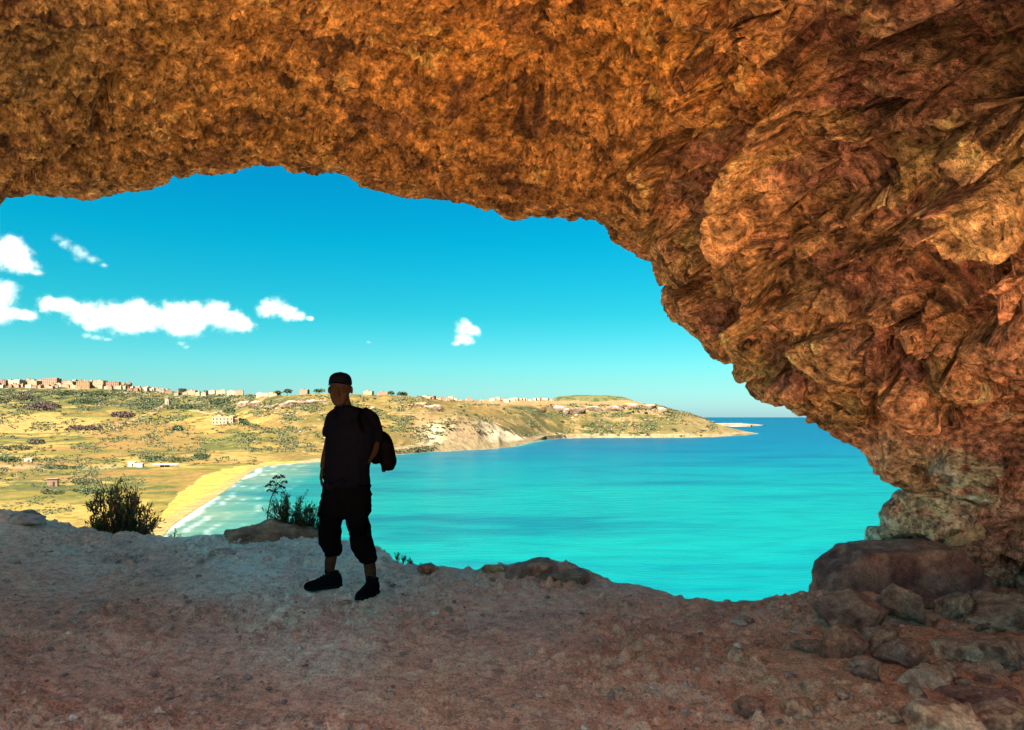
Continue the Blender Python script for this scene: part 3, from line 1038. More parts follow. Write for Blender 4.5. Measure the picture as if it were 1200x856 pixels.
def mat_stone():
    t = NT('weathered stone', 0.92, 0.15)
    v = t.pos((1, 1, 1), obj=True)
    n1 = t.noise(14, 8, 0.7, v)
    n2 = t.noise(70, 4, 0.7, v)
    c = t.mix(1.0, t.attr(), t.ramp(n1, [(0.3, .55), (0.5, 1.0), (0.7, 1.5)]), 'MULTIPLY')
    c = t.mix(1.0, c, t.ramp(n2, [(0.3, .65), (0.52, 1.0), (0.72, 1.35)]), 'MULTIPLY')
    t.color(c)
    t.bump(n2, 0.012, 0.8)
    t.bump(n1, 0.03, 0.7)
    return t.m


M_STONE = mat_stone()


def rock_at(name, px, row, size, seed, label, sink=0.3, rz=0.0, tilt=0.0, lift=0.0, dY=0.0, cat='rock', group=None, **kw):
    """stand a stone where its foot is seen at a photo pixel"""
    p = floor_pix(px, row)
    if dY:
        p = Vector((p.x * (p.y + dY) / p.y, p.y + dY, p.z))
    me = rock_mesh(name, size, seed, **kw)
    o = link(name, me, loc=(p.x, p.y + size[1] * .35, p.z + size[2] * (0.5 - sink) + lift))
    o.rotation_euler = (tilt, tilt * .5, rz)
    return tag(o, label, cat, group)


DARK, DARK2 = (.40, .23, .16), (.24, .12, .085)
BROWN, BROWN2 = (.54, .34, .22), (.32, .17, .11)
PALE, PALE2 = (.66, .47, .31), (.42, .25, .15)
rock_at('boulder', 1070, 706, (1.36, .70, .60), 4, 'large dark flat-topped boulder against the foot of the cave wall', sink=.28, sub=6, rough=.08, color=(.40, .20, .15), color2=(.22, .09, .075),
        hull=[(-1.02, -.8, -1), (-1.0, -.9, .25), (-.96, .5, .3), (-.62, -.95, .92), (-.6, .6, .95), (.56, -.95, 1.0), (.6, .7, 1.0), (1.04, -.85, -.35), (1.04, -.7, -1), (1, .7, -.6), (-1, .7, -1), (.2, -1.0, .55), (-.5, -1.08, -.9), (.5, -1.1, -.9)])
rock_at('rock', 1146, 690, (.40, .40, .46), 8, 'upright tan rock wedged between the large boulder and the wall', sink=.02, lift=.22, dY=.25, sub=5, color=(.62, .40, .22), color2=(.34, .17, .10), rough=.12)
rock_at('rock', 1010, 743, (.56, .42, .33), 12, 'pointed dark brown rock in front of the left half of the large boulder', sink=.18, sub=5, color=DARK, color2=DARK2, rough=.08,
        planes=[((-.6, -.3, .75), .62), ((.65, -.25, .7), .60), ((.1, -1, .2), .75)])
rock_at('rock', 1066, 728, (.32, .28, .24), 17, 'brown rock with a pale grey top just below the large boulder', sink=.2, sub=5, color=(.36, .24, .17), color2=DARK2)
rock_at('rock', 1124, 728, (.23, .2, .20), 23, 'rounded greyish brown rock below the right end of the large boulder', sink=.2, color=BROWN, color2=BROWN2, rough=.06)
rock_at('rock', 1098, 715, (.15, .14, .09), 26, 'small flat dark stone tucked against the base of the large boulder', sink=.25, sub=4, color=DARK, color2=DARK2)
rock_at('rock', 1192, 735, (.50, .4, .22), 31, 'long low brown rock slab at the foot of the right wall', sink=.35, sub=5, color=BROWN, color2=DARK2, rough=.1)
rock_at('rock', 988, 770, (.26, .2, .17), 35, 'reddish brown angular rock in front of the pointed dark rock', sink=.25, color=(.40, .19, .12), color2=DARK2)
rock_at('rock', 1036, 763, (.20, .17, .15), 39, 'small brown block of stone right of the reddish angular rock', sink=.25, sub=4, color=BROWN, color2=DARK2)
rock_at('rock', 1064, 783, (.23, .2, .18), 43, 'dark rock with a pale left edge between the earth terraces', sink=.22, color=DARK, color2=DARK2)
rock_at('rock', 1138, 768, (.30, .2, .11), 47, 'flat pale-edged rock half buried right of the dark terrace rock', sink=.42, color=PALE, color2=BROWN2)
rock_at('rock', 1092, 806, (.26, .18, .12), 51, 'pale tan rock half buried in the earth below the dark terrace rock', sink=.42, color=PALE, color2=BROWN)
rock_at('rock', 1175, 775, (.28, .2, .16), 56, 'brown broken rock in the earth near the right wall foot', sink=.35, color=BROWN, color2=DARK2)
rock_at('rock', 952, 764, (.16, .12, .07), 59, 'flat dark stone on the bare floor left of the reddish rock', sink=.3, sub=4, color=DARK, color2=DARK2)
rock_at('stone', 879, 840, (.115, .10, .085), 63, 'lone angular reddish stone on the open floor near the camera', sink=.18, sub=4, color=(.36, .19, .13), color2=DARK2, cat='stone')
rock_at('stone', 941, 843, (.15, .11, .09), 67, 'low brown stone beside the lone reddish stone on the open floor', sink=.3, sub=4, color=BROWN, color2=DARK2, cat='stone')
rock_at('rock', 1117, 862, (.30, .2, .12), 71, 'pale flat rock at the lower edge of the floor in the near corner', sink=.35, color=PALE, color2=BROWN2)
rock_at('rock', 1178, 858, (.26, .2, .15), 75, 'dark brown rock in the near corner beside the pale flat rock', sink=.3, color=BROWN, color2=DARK2)
rock_at('rock', 1150, 826, (.30, .2, .10), 79, 'low mauve brown rock breaking through the earth at the near right', sink=.4, color=(.36, .22, .18), color2=DARK2)
rock_at('rock', 300, 632, (1.05, .7, .40), 83, 'wide low brown rock hump on the rim left of the standing person', sink=.58, dY=-.15, sub=5, color=(.36, .21, .12), color2=(.20, .11, .065), rough=.13,
        planes=[((-.5, 0, .85), .75), ((.5, 0, .85), .78), ((0, -.5, .85), .7)])
rock_at('stone', 498, 671, (.16, .14, .09), 87, 'small red brown stone on the cliff rim right of the person', sink=.2, sub=4, color=(.42, .19, .13), color2=DARK2, cat='stone')
rock_at('rock', 628, 674, (.50, .3, .15), 91, 'reddish rock lump on the cliff rim in the middle of the ledge', sink=.45, color=(.38, .22, .17), color2=DARK2)
rock_at('rock', 668, 681, (.40, .3, .13), 95, 'greyish rock lump on the rim right of the reddish lump', sink=.42, color=(.33, .24, .19), color2=DARK2)
rock_at('rock', 578, 671, (.26, .2, .09), 99, 'pale yellowish rock on the rim left of the reddish lump', sink=.4, sub=4, color=(.55, .40, .20), color2=BROWN2)
rock_at('stone', 14, 612, (.46, .3, .15), 103, 'grey flat stone on the highest point of the left rim', sink=.4, sub=4, color=(.42, .36, .33), color2=BROWN2, cat='stone')
rock_at('stone', 257, 650, (.26, .18, .06), 107, 'pale flat stone on the ledge below the brown rock hump', sink=.4, sub=4, color=(.50, .42, .38), color2=BROWN, cat='stone')
rs = random.Random(17)
for k in range(26):
    px, row = rs.uniform(958, 1195), rs.uniform(708, 850)
    s = rs.uniform(.05, .12)
    rock_at('stone', px, row, (s * 1.3, s, s * .75), 300 + k, 'small broken stone strewn among the rocks at the foot of the right wall', sink=.3, sub=4, rz=rs.uniform(0, 6), color=rs.choice([DARK, BROWN, PALE]), color2=DARK2, cat='stone', group='small broken stones at the foot of the right wall')
# pebbles trodden into the floor: nobody could count them
def build_pebbles():
    d, Q = ICO[3]
    Vs, Qs, Cs = [], [], []
    r = np.random.default_rng(5)
    n = 1500
    for k in range(n):
        row = 640 + 250 * r.random() ** 0.8
        px = r.uniform(-40, 1190)
        p = floor_pix(px, row, True)
        if p is None or p.y > E_Y.max():
            continue
        s = (0.006 + 0.017 * r.random() ** 5) * (1.5 if p.y > 5 else 1)
        m = Matrix.Rotation(r.uniform(0, 6.28), 3, 'Z')
        f = 1 + 0.35 * vn(d * 1.6 + k * 1.7, 1.0)
        v = d * f[:, None] * np.array([r.uniform(.8, 1.4), r.uniform(.7, 1.1), r.uniform(.4, .7)]) * s
        v = v @ np.array(m).T + np.array([p.x, p.y, p.z + s * .3])
        Qs.append(Q + len(Vs) * len(d))
        Vs.append(v)
        c = random.choice([(.72, .52, .42), (.60, .42, .33), (.82, .66, .55), (.66, .46, .36), (.42, .27, .21)])
        Cs.append(np.repeat([c], len(d), 0))
    me = raw_mesh('pebbles', np.concatenate(Vs), quads=np.concatenate(Qs), mat=M_STONE)
    col_attr(me, np.concatenate(Cs))
    return tag(link('pebbles', me), 'loose pebbles and grit scattered over the cave floor', 'pebbles', kind='stuff')


build_pebbles()


# ================================================================== PLANTS at the rim
def mat_leaf():
    t = NT('leaves', 0.7, 0.25)
    t.color(t.attr())
    return t.m


def mat_bark():
    t = NT('bark', 0.9, 0.1)
    n = t.noise(40, 4, .6, t.pos(obj=True))
    t.color(t.ramp(n, [(.3, (.03, .02, .012)), (.7, (.09, .06, .04))]))
    return t.m


M_LEAF, M_BARK = mat_leaf(), mat_bark()


def leaves_mesh(name, P, Dr, length, width, cols, rnd):
    """one bent blade (two quads) per point P along direction Dr"""
    n = len(P)
    Dr = Dr / (np.linalg.norm(Dr, axis=1, keepdims=True) + 1e-9)
    side = np.cross(Dr, rnd.normal(size=(n, 3)))
    side /= np.linalg.norm(side, axis=1, keepdims=True) + 1e-9
    nor = np.cross(Dr, side)
    L = (length * rnd.uniform(.6, 1.3, n))[:, None]
    W = (width * rnd.uniform(.7, 1.3, n))[:, None]
    a0, a1 = P - side * W * .35, P + side * W * .35
    m = P + Dr * L * .55 + nor * L * .08
    b0, b1 = m - side * W * .5, m + side * W * .5
    t = P + Dr * L + nor * L * .0
    c0, c1 = t - side * W * .06, t + side * W * .06
    V = np.stack([a0, a1, b0, b1, c0, c1], 1).reshape(-1, 3)
    i = np.arange(n)[:, None] * 6
    Q = np.concatenate([i + np.array([0, 1, 3, 2]), i + np.array([2, 3, 5, 4])])
    me = raw_mesh(name, V, quads=Q, mat=M_LEAF, smooth=False)
    col_attr(me, np.repeat(cols, 6, 0))
    return me


def tube(bm, pts, radii, seg=6):
    """tapered tube through points"""
    pts = [Vector(p) for p in pts]
    rings = []
    for i, p in enumerate(pts):
        t = (pts[min(i + 1, len(pts) - 1)] - pts[max(i - 1, 0)]).normalized()
        a = t.orthogonal().normalized() if i == 0 else (rings_a - t * rings_a.dot(t)).normalized()
        rings_a = a
        b = t.cross(a)
        rings.append([bm.verts.new(p + (a * math.cos(2 * math.pi * k / seg) + b * math.sin(2 * math.pi * k / seg)) * radii[i]) for k in range(seg)])
    for r0, r1 in zip(rings[:-1], rings[1:]):
        for k in range(seg):
            bm.faces.new((r0[k], r0[(k + 1) % seg], r1[(k + 1) % seg], r1[k]))
    bm.faces.new(rings[0][::-1])
    bm.faces.new(rings[-1])


def bm_mesh(name, bm, mat, smooth=True):
    bmesh.ops.recalc_face_normals(bm, faces=bm.faces)
    me = bpy.data.meshes.new(name)
    bm.to_mesh(me)
    bm.free()
    for p in me.polygons:
        p.use_smooth = smooth
    if isinstance(mat, (list, tuple)):
        for m in mat:
            me.materials.append(m)
    elif mat:
        me.materials.append(mat)
    return me


def rim_shrub(name, label, root, tips, n_leaf, length, width, cols, seed, sub=5, up=.6, spread=.08, start=.3):
    """shrub of branching stems; tips: list of points relative to the root"""
    r = np.random.default_rng(seed)
    e = tag(empty(name, root), label, 'shrub' if 'shrub' in name else 'bush')
    bm = bmesh.new()
    P, Dr, Cc = [], [], []
    cols = np.array(cols)
    for tip in tips:
        tip = np.array(tip, float)
        L = np.linalg.norm(tip)
        bend = r.normal(size=3) * .08 * L
        line = [tip * t + bend * math.sin(math.pi * t) for t in np.linspace(0, 1, 6)]
        tube(bm, line, [.012 * L * 1.2 * (1 - .8 * t) + .0015 for t in np.linspace(0, 1, 6)], 5)
        cbase = cols[r.integers(len(cols))]
        for j in range(sub):
            t0 = r.uniform(start, .98)
            base = tip * t0 + bend * math.sin(math.pi * t0)
            dirn = tip / L + r.normal(size=3) * .55
            dirn[2] += up * .5
            tw = base + dirn / np.linalg.norm(dirn) * L * r.uniform(.08, .22)
            tube(bm, [base, (base + tw) / 2, tw], [.003, .002, .001], 4)
            k = n_leaf
            tt = r.random(k)[:, None]
            q = base * (1 - tt) + tw * tt + r.normal(size=(k, 3)) * spread * .25
            P.append(q)
            Dr.append((tw - base) / np.linalg.norm(tw - base) + r.normal(size=(k, 3)) * .6 + np.array([0, 0, up]))
            Cc.append(np.repeat(cbase[None] * r.uniform(.7, 1.3), k, 0))
    link('stem', bm_mesh('stem', bm, M_BARK), e)
    P, Dr, Cc = np.concatenate(P), np.concatenate(Dr), np.concatenate(Cc)
    link('foliage', leaves_mesh('foliage', P, Dr, length, width, Cc * r.uniform(.7, 1.3, (len(P), 1)), r), e)
    return e


def tips_from_pix(root, pix, Y, r, jit_y=.25):
    return [PX(px + r.normal() * 1.5, py + r.normal() * 1.5, Y + r.uniform(-jit_y, jit_y)) - root for px, py in pix]


_r = np.random.default_rng(2)
root = Vector(PX(143, 640, 9.35))
root.z = floor_z(root.x, root.y) - .02
pix = []
for k in range(62):
    a = _r.uniform(-1.65, 1.55)
    rr = _r.uniform(.5, 1.08)
    pix.append((143 + 40 * rr * math.sin(a) - (3 if a < 0 else 0), 623 - 50 * rr * math.cos(a) * (1 if abs(a) < 1.2 else 1.0)))
rim_shrub('bush', 'dark brown spiky bush rising behind the left rim above the beach', root, tips_from_pix(root, pix, 9.4, _r, .35), 13, .055, .013,
          [(.11, .06, .035), (.085, .055, .03), (.12, .09, .03), (.16, .15, .035), (.18, .085, .04)], 3, sub=6, up=.6, spread=.08, start=.45)
root = Vector(PX(352, 640, 8.75))
root.z = floor_z(root.x, root.y) - .02
pix = [(_x + _r.normal() * 2, _y) for _x, _y in [(326, 592), (329, 586), (334, 588), (337, 597), (320, 606), (324, 600), (342, 603), (346, 596), (350, 590), (354, 600), (358, 598), (365, 596), (368, 600), (370, 608), (362, 606),
       (318, 614), (330, 605), (338, 612), (349, 610), (357, 612), (367, 616), (372, 622), (322, 622), (335, 622), (346, 620), (360, 622), (378, 618), (384, 616), (332, 596), (352, 604)] * 2]
rim_shrub('shrub', 'feathery dark green shrub behind the rim beside the person\'s legs', root, tips_from_pix(root, pix, 8.8, _r, .2), 22, .028, .007,
          [(.045, .07, .03), (.05, .065, .028), (.035, .06, .03), (.07, .075, .028)], 5, sub=7, up=.8, spread=.045, start=.55)
root = Vector(PX(478, 668, 7.45))
root.z = floor_z(root.x, root.y) - .02
pix = [(470, 652), (474, 656), (478, 658), (467, 650), (482, 662), (476, 654), (472, 660), (486, 664), (492, 662), (479, 655)]
rim_shrub('grass_tuft', 'small green tuft growing from the rim right of the person', root, tips_from_pix(root, pix, 7.45, _r, .06), 10, .035, .008,
          [(.06, .08, .02), (.08, .09, .025), (.05, .06, .02)], 8, sub=3, up=.9, spread=.03, start=.5)
root = Vector(PX(207, 640, 9.1))
root.z = floor_z(root.x, root.y) - .02
pix = [(205, 624), (203, 627), (208, 622), (211, 627), (206, 628), (199, 629)]
rim_shrub('grass_tuft', 'sparse thin grass tuft on the rim right of the brown bush', root, tips_from_pix(root, pix, 9.1, _r, .06), 4, .04, .006,
          [(.07, .07, .03), (.05, .05, .02)], 9, sub=2, up=.9, spread=.02, start=.6)


def flower_plant():
    root = Vector(PX(315, 640, 8.7))
    root.z = floor_z(root.x, root.y) - .02
    e = tag(empty('umbel_plant', root), 'tall thin stalk with dark round flower heads behind the rim', 'wild plant')
    r = np.random.default_rng(21)
    bm = bmesh.new()
    fork = PX(318, 583, 8.7) - root
    base = PX(313, 615, 8.7) - root
    tube(bm, [Vector((0, 0, 0)), base, PX(314, 600, 8.7) - root, fork, PX(322, 574, 8.7) - root], [.009, .008, .0075, .006, .0045], 6)
    heads = [(315, 570, 4), (319, 566, 3.6), (324, 561, 4.2), (330, 560, 4.4), (333, 566, 4), (330, 572, 3.8), (325, 569, 3.6), (316, 576, 3.4), (323, 578, 3.2), (332, 578, 2.6)]
    top = PX(322, 576, 8.7) - root
    for hx, hy, _ in heads:
        tube(bm, [top, (top + (PX(hx, hy, 8.7) - root)) / 2 + Vector((0, 0, .01)), PX(hx, hy + 1, 8.7) - root], [.004, .003, .003], 5)
    link('stalk', bm_mesh('stalk', bm, M_BARK), e)
    for hx, hy, rad in heads:
        c = np.array(PX(hx, hy, 8.7 + r.uniform(-.06, .06)) - root)
        n = 45
        d = r.normal(size=(n, 3))
        d /= np.linalg.norm(d, axis=1, keepdims=True)
        d[:, 2] = np.abs(d[:, 2]) * .8 - .15
        rr = rad * 8.7 / F
        P = d * rr * .55
        cc = np.repeat([[.035, .04, .02]], n, 0) * r.uniform(.6, 1.5, (n, 1))
        o = link('flower_head', leaves_mesh('flower_head', P, d, rr * .6, rr * .35, cc, r), e)
        o.location = c
    n = 40
    t = r.random(n)[:, None]
    P = np.array(base) * t * 1.2 + r.normal(size=(n, 3)) * .012
    link('foliage', leaves_mesh('foliage', P, r.normal(size=(n, 3)) + np.array([0, 0, .6]), .05, .008, np.repeat([[.04, .05, .02]], n, 0), r), e)


flower_plant()
# ================================================================== THE PERSON
SK = 6.0                                                  # distance of the body's middle


def B(px, py, dy=0.0):
    """body point: photo pixel read in the plane of the body, pushed back by dy metres"""
    return Vector(((px - 600) / F * SK, SK + dy, H + (HY - py) / F * SK))


U = SK / F                                                # metres per photo pixel at the body


def loft(bm, rings, seg=28):
    """closed skin through elliptic rings: (centre, half width, half depth[, tilt axis a, axis b])"""
    prev, first = None, None
    for r in rings:
        c, a, b = r[0], r[1], r[2]
        ax, bx = (r[3], r[4]) if len(r) > 3 else (Vector((1, 0, 0)), Vector((0, 1, 0)))
        ring = [bm.verts.new(c + ax * (a * math.cos(2 * math.pi * k / seg)) + bx * (b * math.sin(2 * math.pi * k / seg))) for k in range(seg)]
        if prev:
            for k in range(seg):
                bm.faces.new((prev[k], prev[(k + 1) % seg], ring[(k + 1) % seg], ring[k]))
        else:
            first = ring
        prev = ring
    bm.faces.new(first[::-1])
    bm.faces.new(prev)


def spline(pts, n=6):
    """smooth dense version of (point, radius...) tuples"""
    out = []
    P = [np.r_[np.array(p[0]), np.array(p[1:])] for p in pts]
    for i in range(len(P) - 1):
        p0, p1, p2, p3 = P[max(i - 1, 0)], P[i], P[i + 1], P[min(i + 2, len(P) - 1)]
        for k in range(n):
            t = k / n
            out.append(0.5 * (2 * p1 + (p2 - p0) * t + (2 * p0 - 5 * p1 + 4 * p2 - p3) * t * t + (3 * p1 - p0 - 3 * p2 + p3) * t ** 3))
    out.append(P[-1])
    return out


def limb(bm, pts, seg=18, n=6):
    q = spline(pts, n)
    tube(bm, [Vector(v[:3]) for v in q], [max(v[3], .002) for v in q], seg)


def column(bm, rows, seg=32, n=5):
    """stack of level ellipses: (left px, right px, row, dy, half depth)"""
    pts = [(B((l + r) / 2, y, dy), (r - l) / 2 * U, hd) for l, r, y, dy, hd in rows]
    loft(bm, [(Vector(v[:3]), v[3], v[4]) for v in spline(pts, n)], seg)


def ball(bm, c, rx, ry, rz, sub=3, rot=None):
    m = Matrix.Translation(c) @ (rot.to_4x4() if rot else Matrix.Identity(4)) @ Matrix.Diagonal((rx, ry, rz, 1))
    bmesh.ops.create_icosphere(bm, subdivisions=sub, radius=1.0, matrix=m)


def fuse(name, bm, mat, voxel=.007, smooth=2, wrinkle=0.0, parent=None, wscale=(14, 14, 7), drop=None):
    """one continuous skin out of overlapping shapes"""
    bmesh.ops.recalc_face_normals(bm, faces=bm.faces)
    me = bpy.data.meshes.new(name)
    bm.to_mesh(me)
    bm.free()
    tmp = bpy.data.objects.new(name, me)
    C.objects.link(tmp)
    m = tmp.modifiers.new('r', 'REMESH')
    m.mode = 'VOXEL'
    m.voxel_size = voxel
    s = tmp.modifiers.new('s', 'SMOOTH')
    s.iterations = smooth
    s.factor = .5
    dg = bpy.context.evaluated_depsgraph_get()
    new = bpy.data.meshes.new_from_object(tmp.evaluated_get(dg))
    bpy.data.objects.remove(tmp)
    bpy.data.meshes.remove(me)
    new.name = name
    n = len(new.vertices)
    V = np.zeros(n * 3, np.float32)
    new.vertices.foreach_get('co', V)
    V = V.reshape(-1, 3)
    if wrinkle:
        N = np.zeros(n * 3, np.float32)
        new.vertices.foreach_get('normal', N)
        N = N.reshape(-1, 3)
        V = V + N * (wrinkle * (fbm(V, wscale, 3, .5, 'r') * .8))[:, None]
    V = V - np.array(parent.location if parent else (0, 0, 0), np.float32)
    new.vertices.foreach_set('co', V.astype(np.float32).ravel())
    new.materials.clear()
    new.materials.append(mat)
    new.polygons.foreach_set('use_smooth', np.ones(len(new.polygons), bool))
    new.update()
    return link(name, new, parent)


def cloth(name, c, scale=260):
    t = NT(name, 1.0, 0.0)
    n = t.noise(scale, 3, .6, t.pos(obj=True))
    t.color(t.ramp(n, [(.3, tuple(v * .7 for v in c)), (.7, tuple(v * 1.3 for v in c))]))
    t.bump(n, .002, .4)
    return t.m


M_SKIN = cloth('skin', (.048, .026, .017), 60)
M_SHIRT = cloth('dark cotton', (.0055, .0055, .009))
M_TROUSER = cloth('black cotton', (.0035, .0035, .0042))
M_CAP = cloth('cap cloth', (.007, .0065, .011))
M_CAPEDGE = cloth('cap piping', (.05, .036, .045))
M_SHOE = cloth('black mesh shoe', (.007, .007, .008))
M_SOLE = cloth('dark rubber', (.014, .013, .013), 90)
M_BAG = cloth('bag nylon', (.005, .004, .0045))
M_EYE = cloth('eye', (.03, .027, .025), 30)

foot_l = floor_pix(376, 689)                              # the foot to the viewer's left
foot_r = floor_pix(431, 697)
P_LOC = Vector(((foot_l.x + foot_r.x) / 2, (foot_l.y + foot_r.y) / 2, (foot_l.z + foot_r.z) / 2))
person = tag(empty('person', P_LOC), 'person in dark cap, shirt and cropped trousers standing near the rim', 'person')


def J(px, py, Y):
    return PX(px, py, Y)


YL, YR = foot_l.y, foot_r.y
AL, AR = J(386, 672, YL), J(434.5, 688, YR)               # ankles
KL, KR = J(386, 634, YL - .06), J(424, 638, YR + .06)     # knees


def hand(bm, wrist, dirn, palm_n, curl, size=1.0, thumb_side=1):
    """palm with four unequal curled fingers and a thumb leaving its side"""
    d = Vector(dirn).normalized()
    n = Vector(palm_n)
    n = (n - d * n.dot(d)).normalized()
    s = d.cross(n).normalized() * thumb_side
    L = .095 * size
    c0, c1 = wrist, wrist + d * L
    for t, a, b in ((0, .026, .020), (.35, .034, .017), (.7, .041, .015), (1.0, .040, .013)):
        pass
    rings = [(c0 + d * (L * t), a * size, b * size, s, n) for t, a, b in ((-.15, .026, .021), (.1, .030, .019), (.45, .038, .017), (.8, .041, .015), (1.02, .036, .011))]
    loft(bm, rings, 16)
    for k, (off, ln) in enumerate(((.031, .070), (.0105, .079), (-.0105, .073), (-.031, .056))):
        p = c1 + s * off * size - d * .012
        cur, ang = d.copy(), 0
        pts = [(p, .0092 * size)]
        for j, f in enumerate((.42, .33, .25)):
            ang += curl * (.5 + .25 * j + .06 * k)
            cur = d * math.cos(ang) + n * math.sin(ang) + s * off * .9
            p = p + cur * (ln * f * size * 1.15)
            pts.append((p, (.0088 - .0009 * j) * size))
        limb(bm, pts, 8, 2)
    p = c0 + d * (L * .28) + s * .026 * size
    pts = [(p, .0125 * size)]
    for f, dd in ((.040, d * .62 + s * .75 + n * .25), (.030, d * .85 + s * .35 + n * .45), (.024, d * .9 + s * .05 + n * .5)):
        p = p + dd.normalized() * f * size
        pts.append((p, .0105 * size))
    limb(bm, pts, 8, 2)


# ---- body: one skin from head to ankles
bm = bmesh.new()
# head: skull, face, jaw
HC = B(398.8, 456.5, -.02)
ball(bm, B(398.8, 453.5, .005), 12.2 * U, .098, 15.2 * U, 4)
loft(bm, [(Vector(v[:3]), v[3], v[4]) for v in spline([(B(398.8, 452, -.012), 11.6 * U, .082), (B(398.7, 460, -.022), 11.2 * U, .076), (B(398.6, 467, -.034), 9.6 * U, .062), (B(398.6, 472.5, -.048), 7.0 * U, .042), (B(398.6, 476, -.055), 3.6 * U, .022)], 5)], 26)
limb(bm, [(B(398.7, 455, -.098), .008), (B(398.7, 460, -.113), .012), (B(398.7, 463.5, -.118), .016), (B(398.7, 465, -.10), .010)], 10, 4)       # nose
for sx in (-1, 1):
    ball(bm, B(398.7 + sx * 2.2, 464, -.102), .010, .010, .008, 2)                         # nostrils
    ball(bm, B(398.8 + sx * 6.2, 452.6, -.088), .022, .012, .006, 2)                       # brow
    ball(bm, B(398.8 + sx * 8.2, 461, -.066), .016, .020, .013, 2)                         # cheek
    ball(bm, B(398.8 + sx * 13.2, 457.5, .012), .0085, .022, .031, 3, Matrix.Rotation(sx * .28, 3, 'Z'))   # ear
ball(bm, B(398.6, 468.6, -.094), .023, .010, .0045, 2)                                     # lips
ball(bm, B(398.6, 470.2, -.092), .020, .010, .0050, 2)
ball(bm, B(398.6, 474.5, -.082), .018, .016, .012, 2)                                      # chin
limb(bm, [(B(400, 463, .02), .054), (B(401.5, 473, .03), .056), (B(404, 482, .04), .066), (B(407, 492, .05), .085)], 20, 5)    # neck
# trunk
TRUNK = [(392, 428, 482, .03, .085), (385, 439, 492, .03, .115), (382.5, 441, 505, .02, .130), (384, 436, 525, .0, .130), (384, 431, 545, -.01, .130), (383, 431, 562, .0, .130), (379, 432, 580, .01, .140), (376, 434, 596, .02, .125), (384, 428, 606, .02, .09)]
column(bm, [(l + 3, r - 3, y, dy, h - .012) for l, r, y, dy, h in TRUNK])
# legs
limb(bm, [(B(389, 585, .02), .075), (B(387.5, 605, .045), .068), (J(387, 622, YL - .05), .055), (KL, .050), (J(388.5, 648, YL), .046), (J(387, 660, YL), .046), (AL, .036), (J(386, 680, YL), .036)], 20, 5)
limb(bm, [(B(421, 585, .0), .078), (B(420, 605, -.05), .070), (J(421.5, 622, YR + .08), .056), (KR, .052), (J(431, 653, YR + .03), .048), (J(434, 670, YR + .01), .046), (AR, .036), (J(435, 698, YR), .036)], 20, 5)
# arms: his left arm (viewer's right) bends so that the hand goes to the front pocket, the other hangs
SH_R, EL_R, WR_R = B(432.5, 491, .03), B(436.5, 527, .05), B(421, 553, -.08)
limb(bm, [(B(424, 488, .03), .050), (SH_R, .056), (B(436.5, 508, .05), .047), (EL_R, .040), (B(430, 538, -.03), .039), (WR_R, .027)], 16, 5)
hand(bm, WR_R, B(414, 565, -.10) - WR_R, Vector((.25, 1, -.2)), .2, 1.0, 1)
SH_L, EL_L, WR_L = B(390.5, 491, .02), B(383, 524, .06), B(379.5, 548, -.02)
limb(bm, [(B(398, 488, .03), .050), (SH_L, .054), (B(387, 508, .05), .045), (EL_L, .039), (B(381, 537, .02), .036), (WR_L, .026)], 16, 5)
hand(bm, WR_L, B(377.8, 562, -.05) - WR_L, Vector((1, .25, 0)), .40, .98, -1)
fuse('body', bm, M_SKIN, .0058, 1, 0, person)
for sx in (-1, 1):
    b2 = bmesh.new()
    ball(b2, B(398.8 + sx * 5.0, 456.0, -.083) - P_LOC, .0115, .0115, .0105, 3)
    link('eye', bm_mesh('eye', b2, M_EYE), person)

# ---- polo shirt with short sleeves and a collar
bm = bmesh.new()
SHIRT = [(395, 413, 476.5, .035, .070), (389.5, 427, 481, .03, .10), (385.5, 437, 489, .03, .128), (383.2, 441, 500, .02, .148), (382.5, 439.5, 515, .005, .152), (382.5, 436, 532, -.005, .152), (382, 432.5, 548, -.01, .150), (381.5, 432.5, 560, -.005, .152), (382, 433, 567, -.0, .152), (385, 430, 569.5, -.0, .145)]
column(bm, SHIRT)
limb(bm, [(B(423, 487, .03), .066), (B(431.5, 491, .03), .070), (B(436, 503, .045), .064), (B(437, 514, .05), .059), (B(437, 518, .05), .056)], 18, 5)
limb(bm, [(B(398, 487, .03), .064), (B(390.5, 491, .02), .064), (B(387, 501, .045), .060), (B(385.5, 507, .05), .056), (B(385.3, 511, .05), .053)], 18, 5)
limb(bm, [(B(381.5, 503, .06), .022), (B(380.4, 505.5, .06), .016)], 8, 2)                   # sleeve edge standing out
limb(bm, [(B(388, 566, -.13), .03), (B(392, 570, -.15), .022), (B(400, 566, -.155), .02), (B(408, 561, -.15), .02)], 10, 4)   # hem gathered over the wrist
shirt = fuse('shirt', bm, M_SHIRT, .007, 2, .016, person, (8, 8, 5))
bm = bmesh.new()
for a in np.linspace(-2.6, 2.6, 27):
    pass
col_pts = []
for i in range(25):
    a = math.pi * 1.5 + (i - 12) / 12 * 2.75
    c = B(402, 477.5, .035)
    col_pts.append((c + Vector((math.cos(a) * .068, math.sin(a) * .075, -.012 - .022 * math.sin(a))), .011))
limb(bm, col_pts, 8, 2)
limb(bm, [(B(397, 483, -.045), .010), (B(395, 488, -.085), .016), (B(393.5, 491, -.10), .008)], 8, 3)   # collar points
limb(bm, [(B(404, 483, -.045), .010), (B(406.5, 488, -.085), .016), (B(408, 491, -.10), .008)], 8, 3)
fuse('collar', bm, M_SHIRT, .006, 1, 0, person)

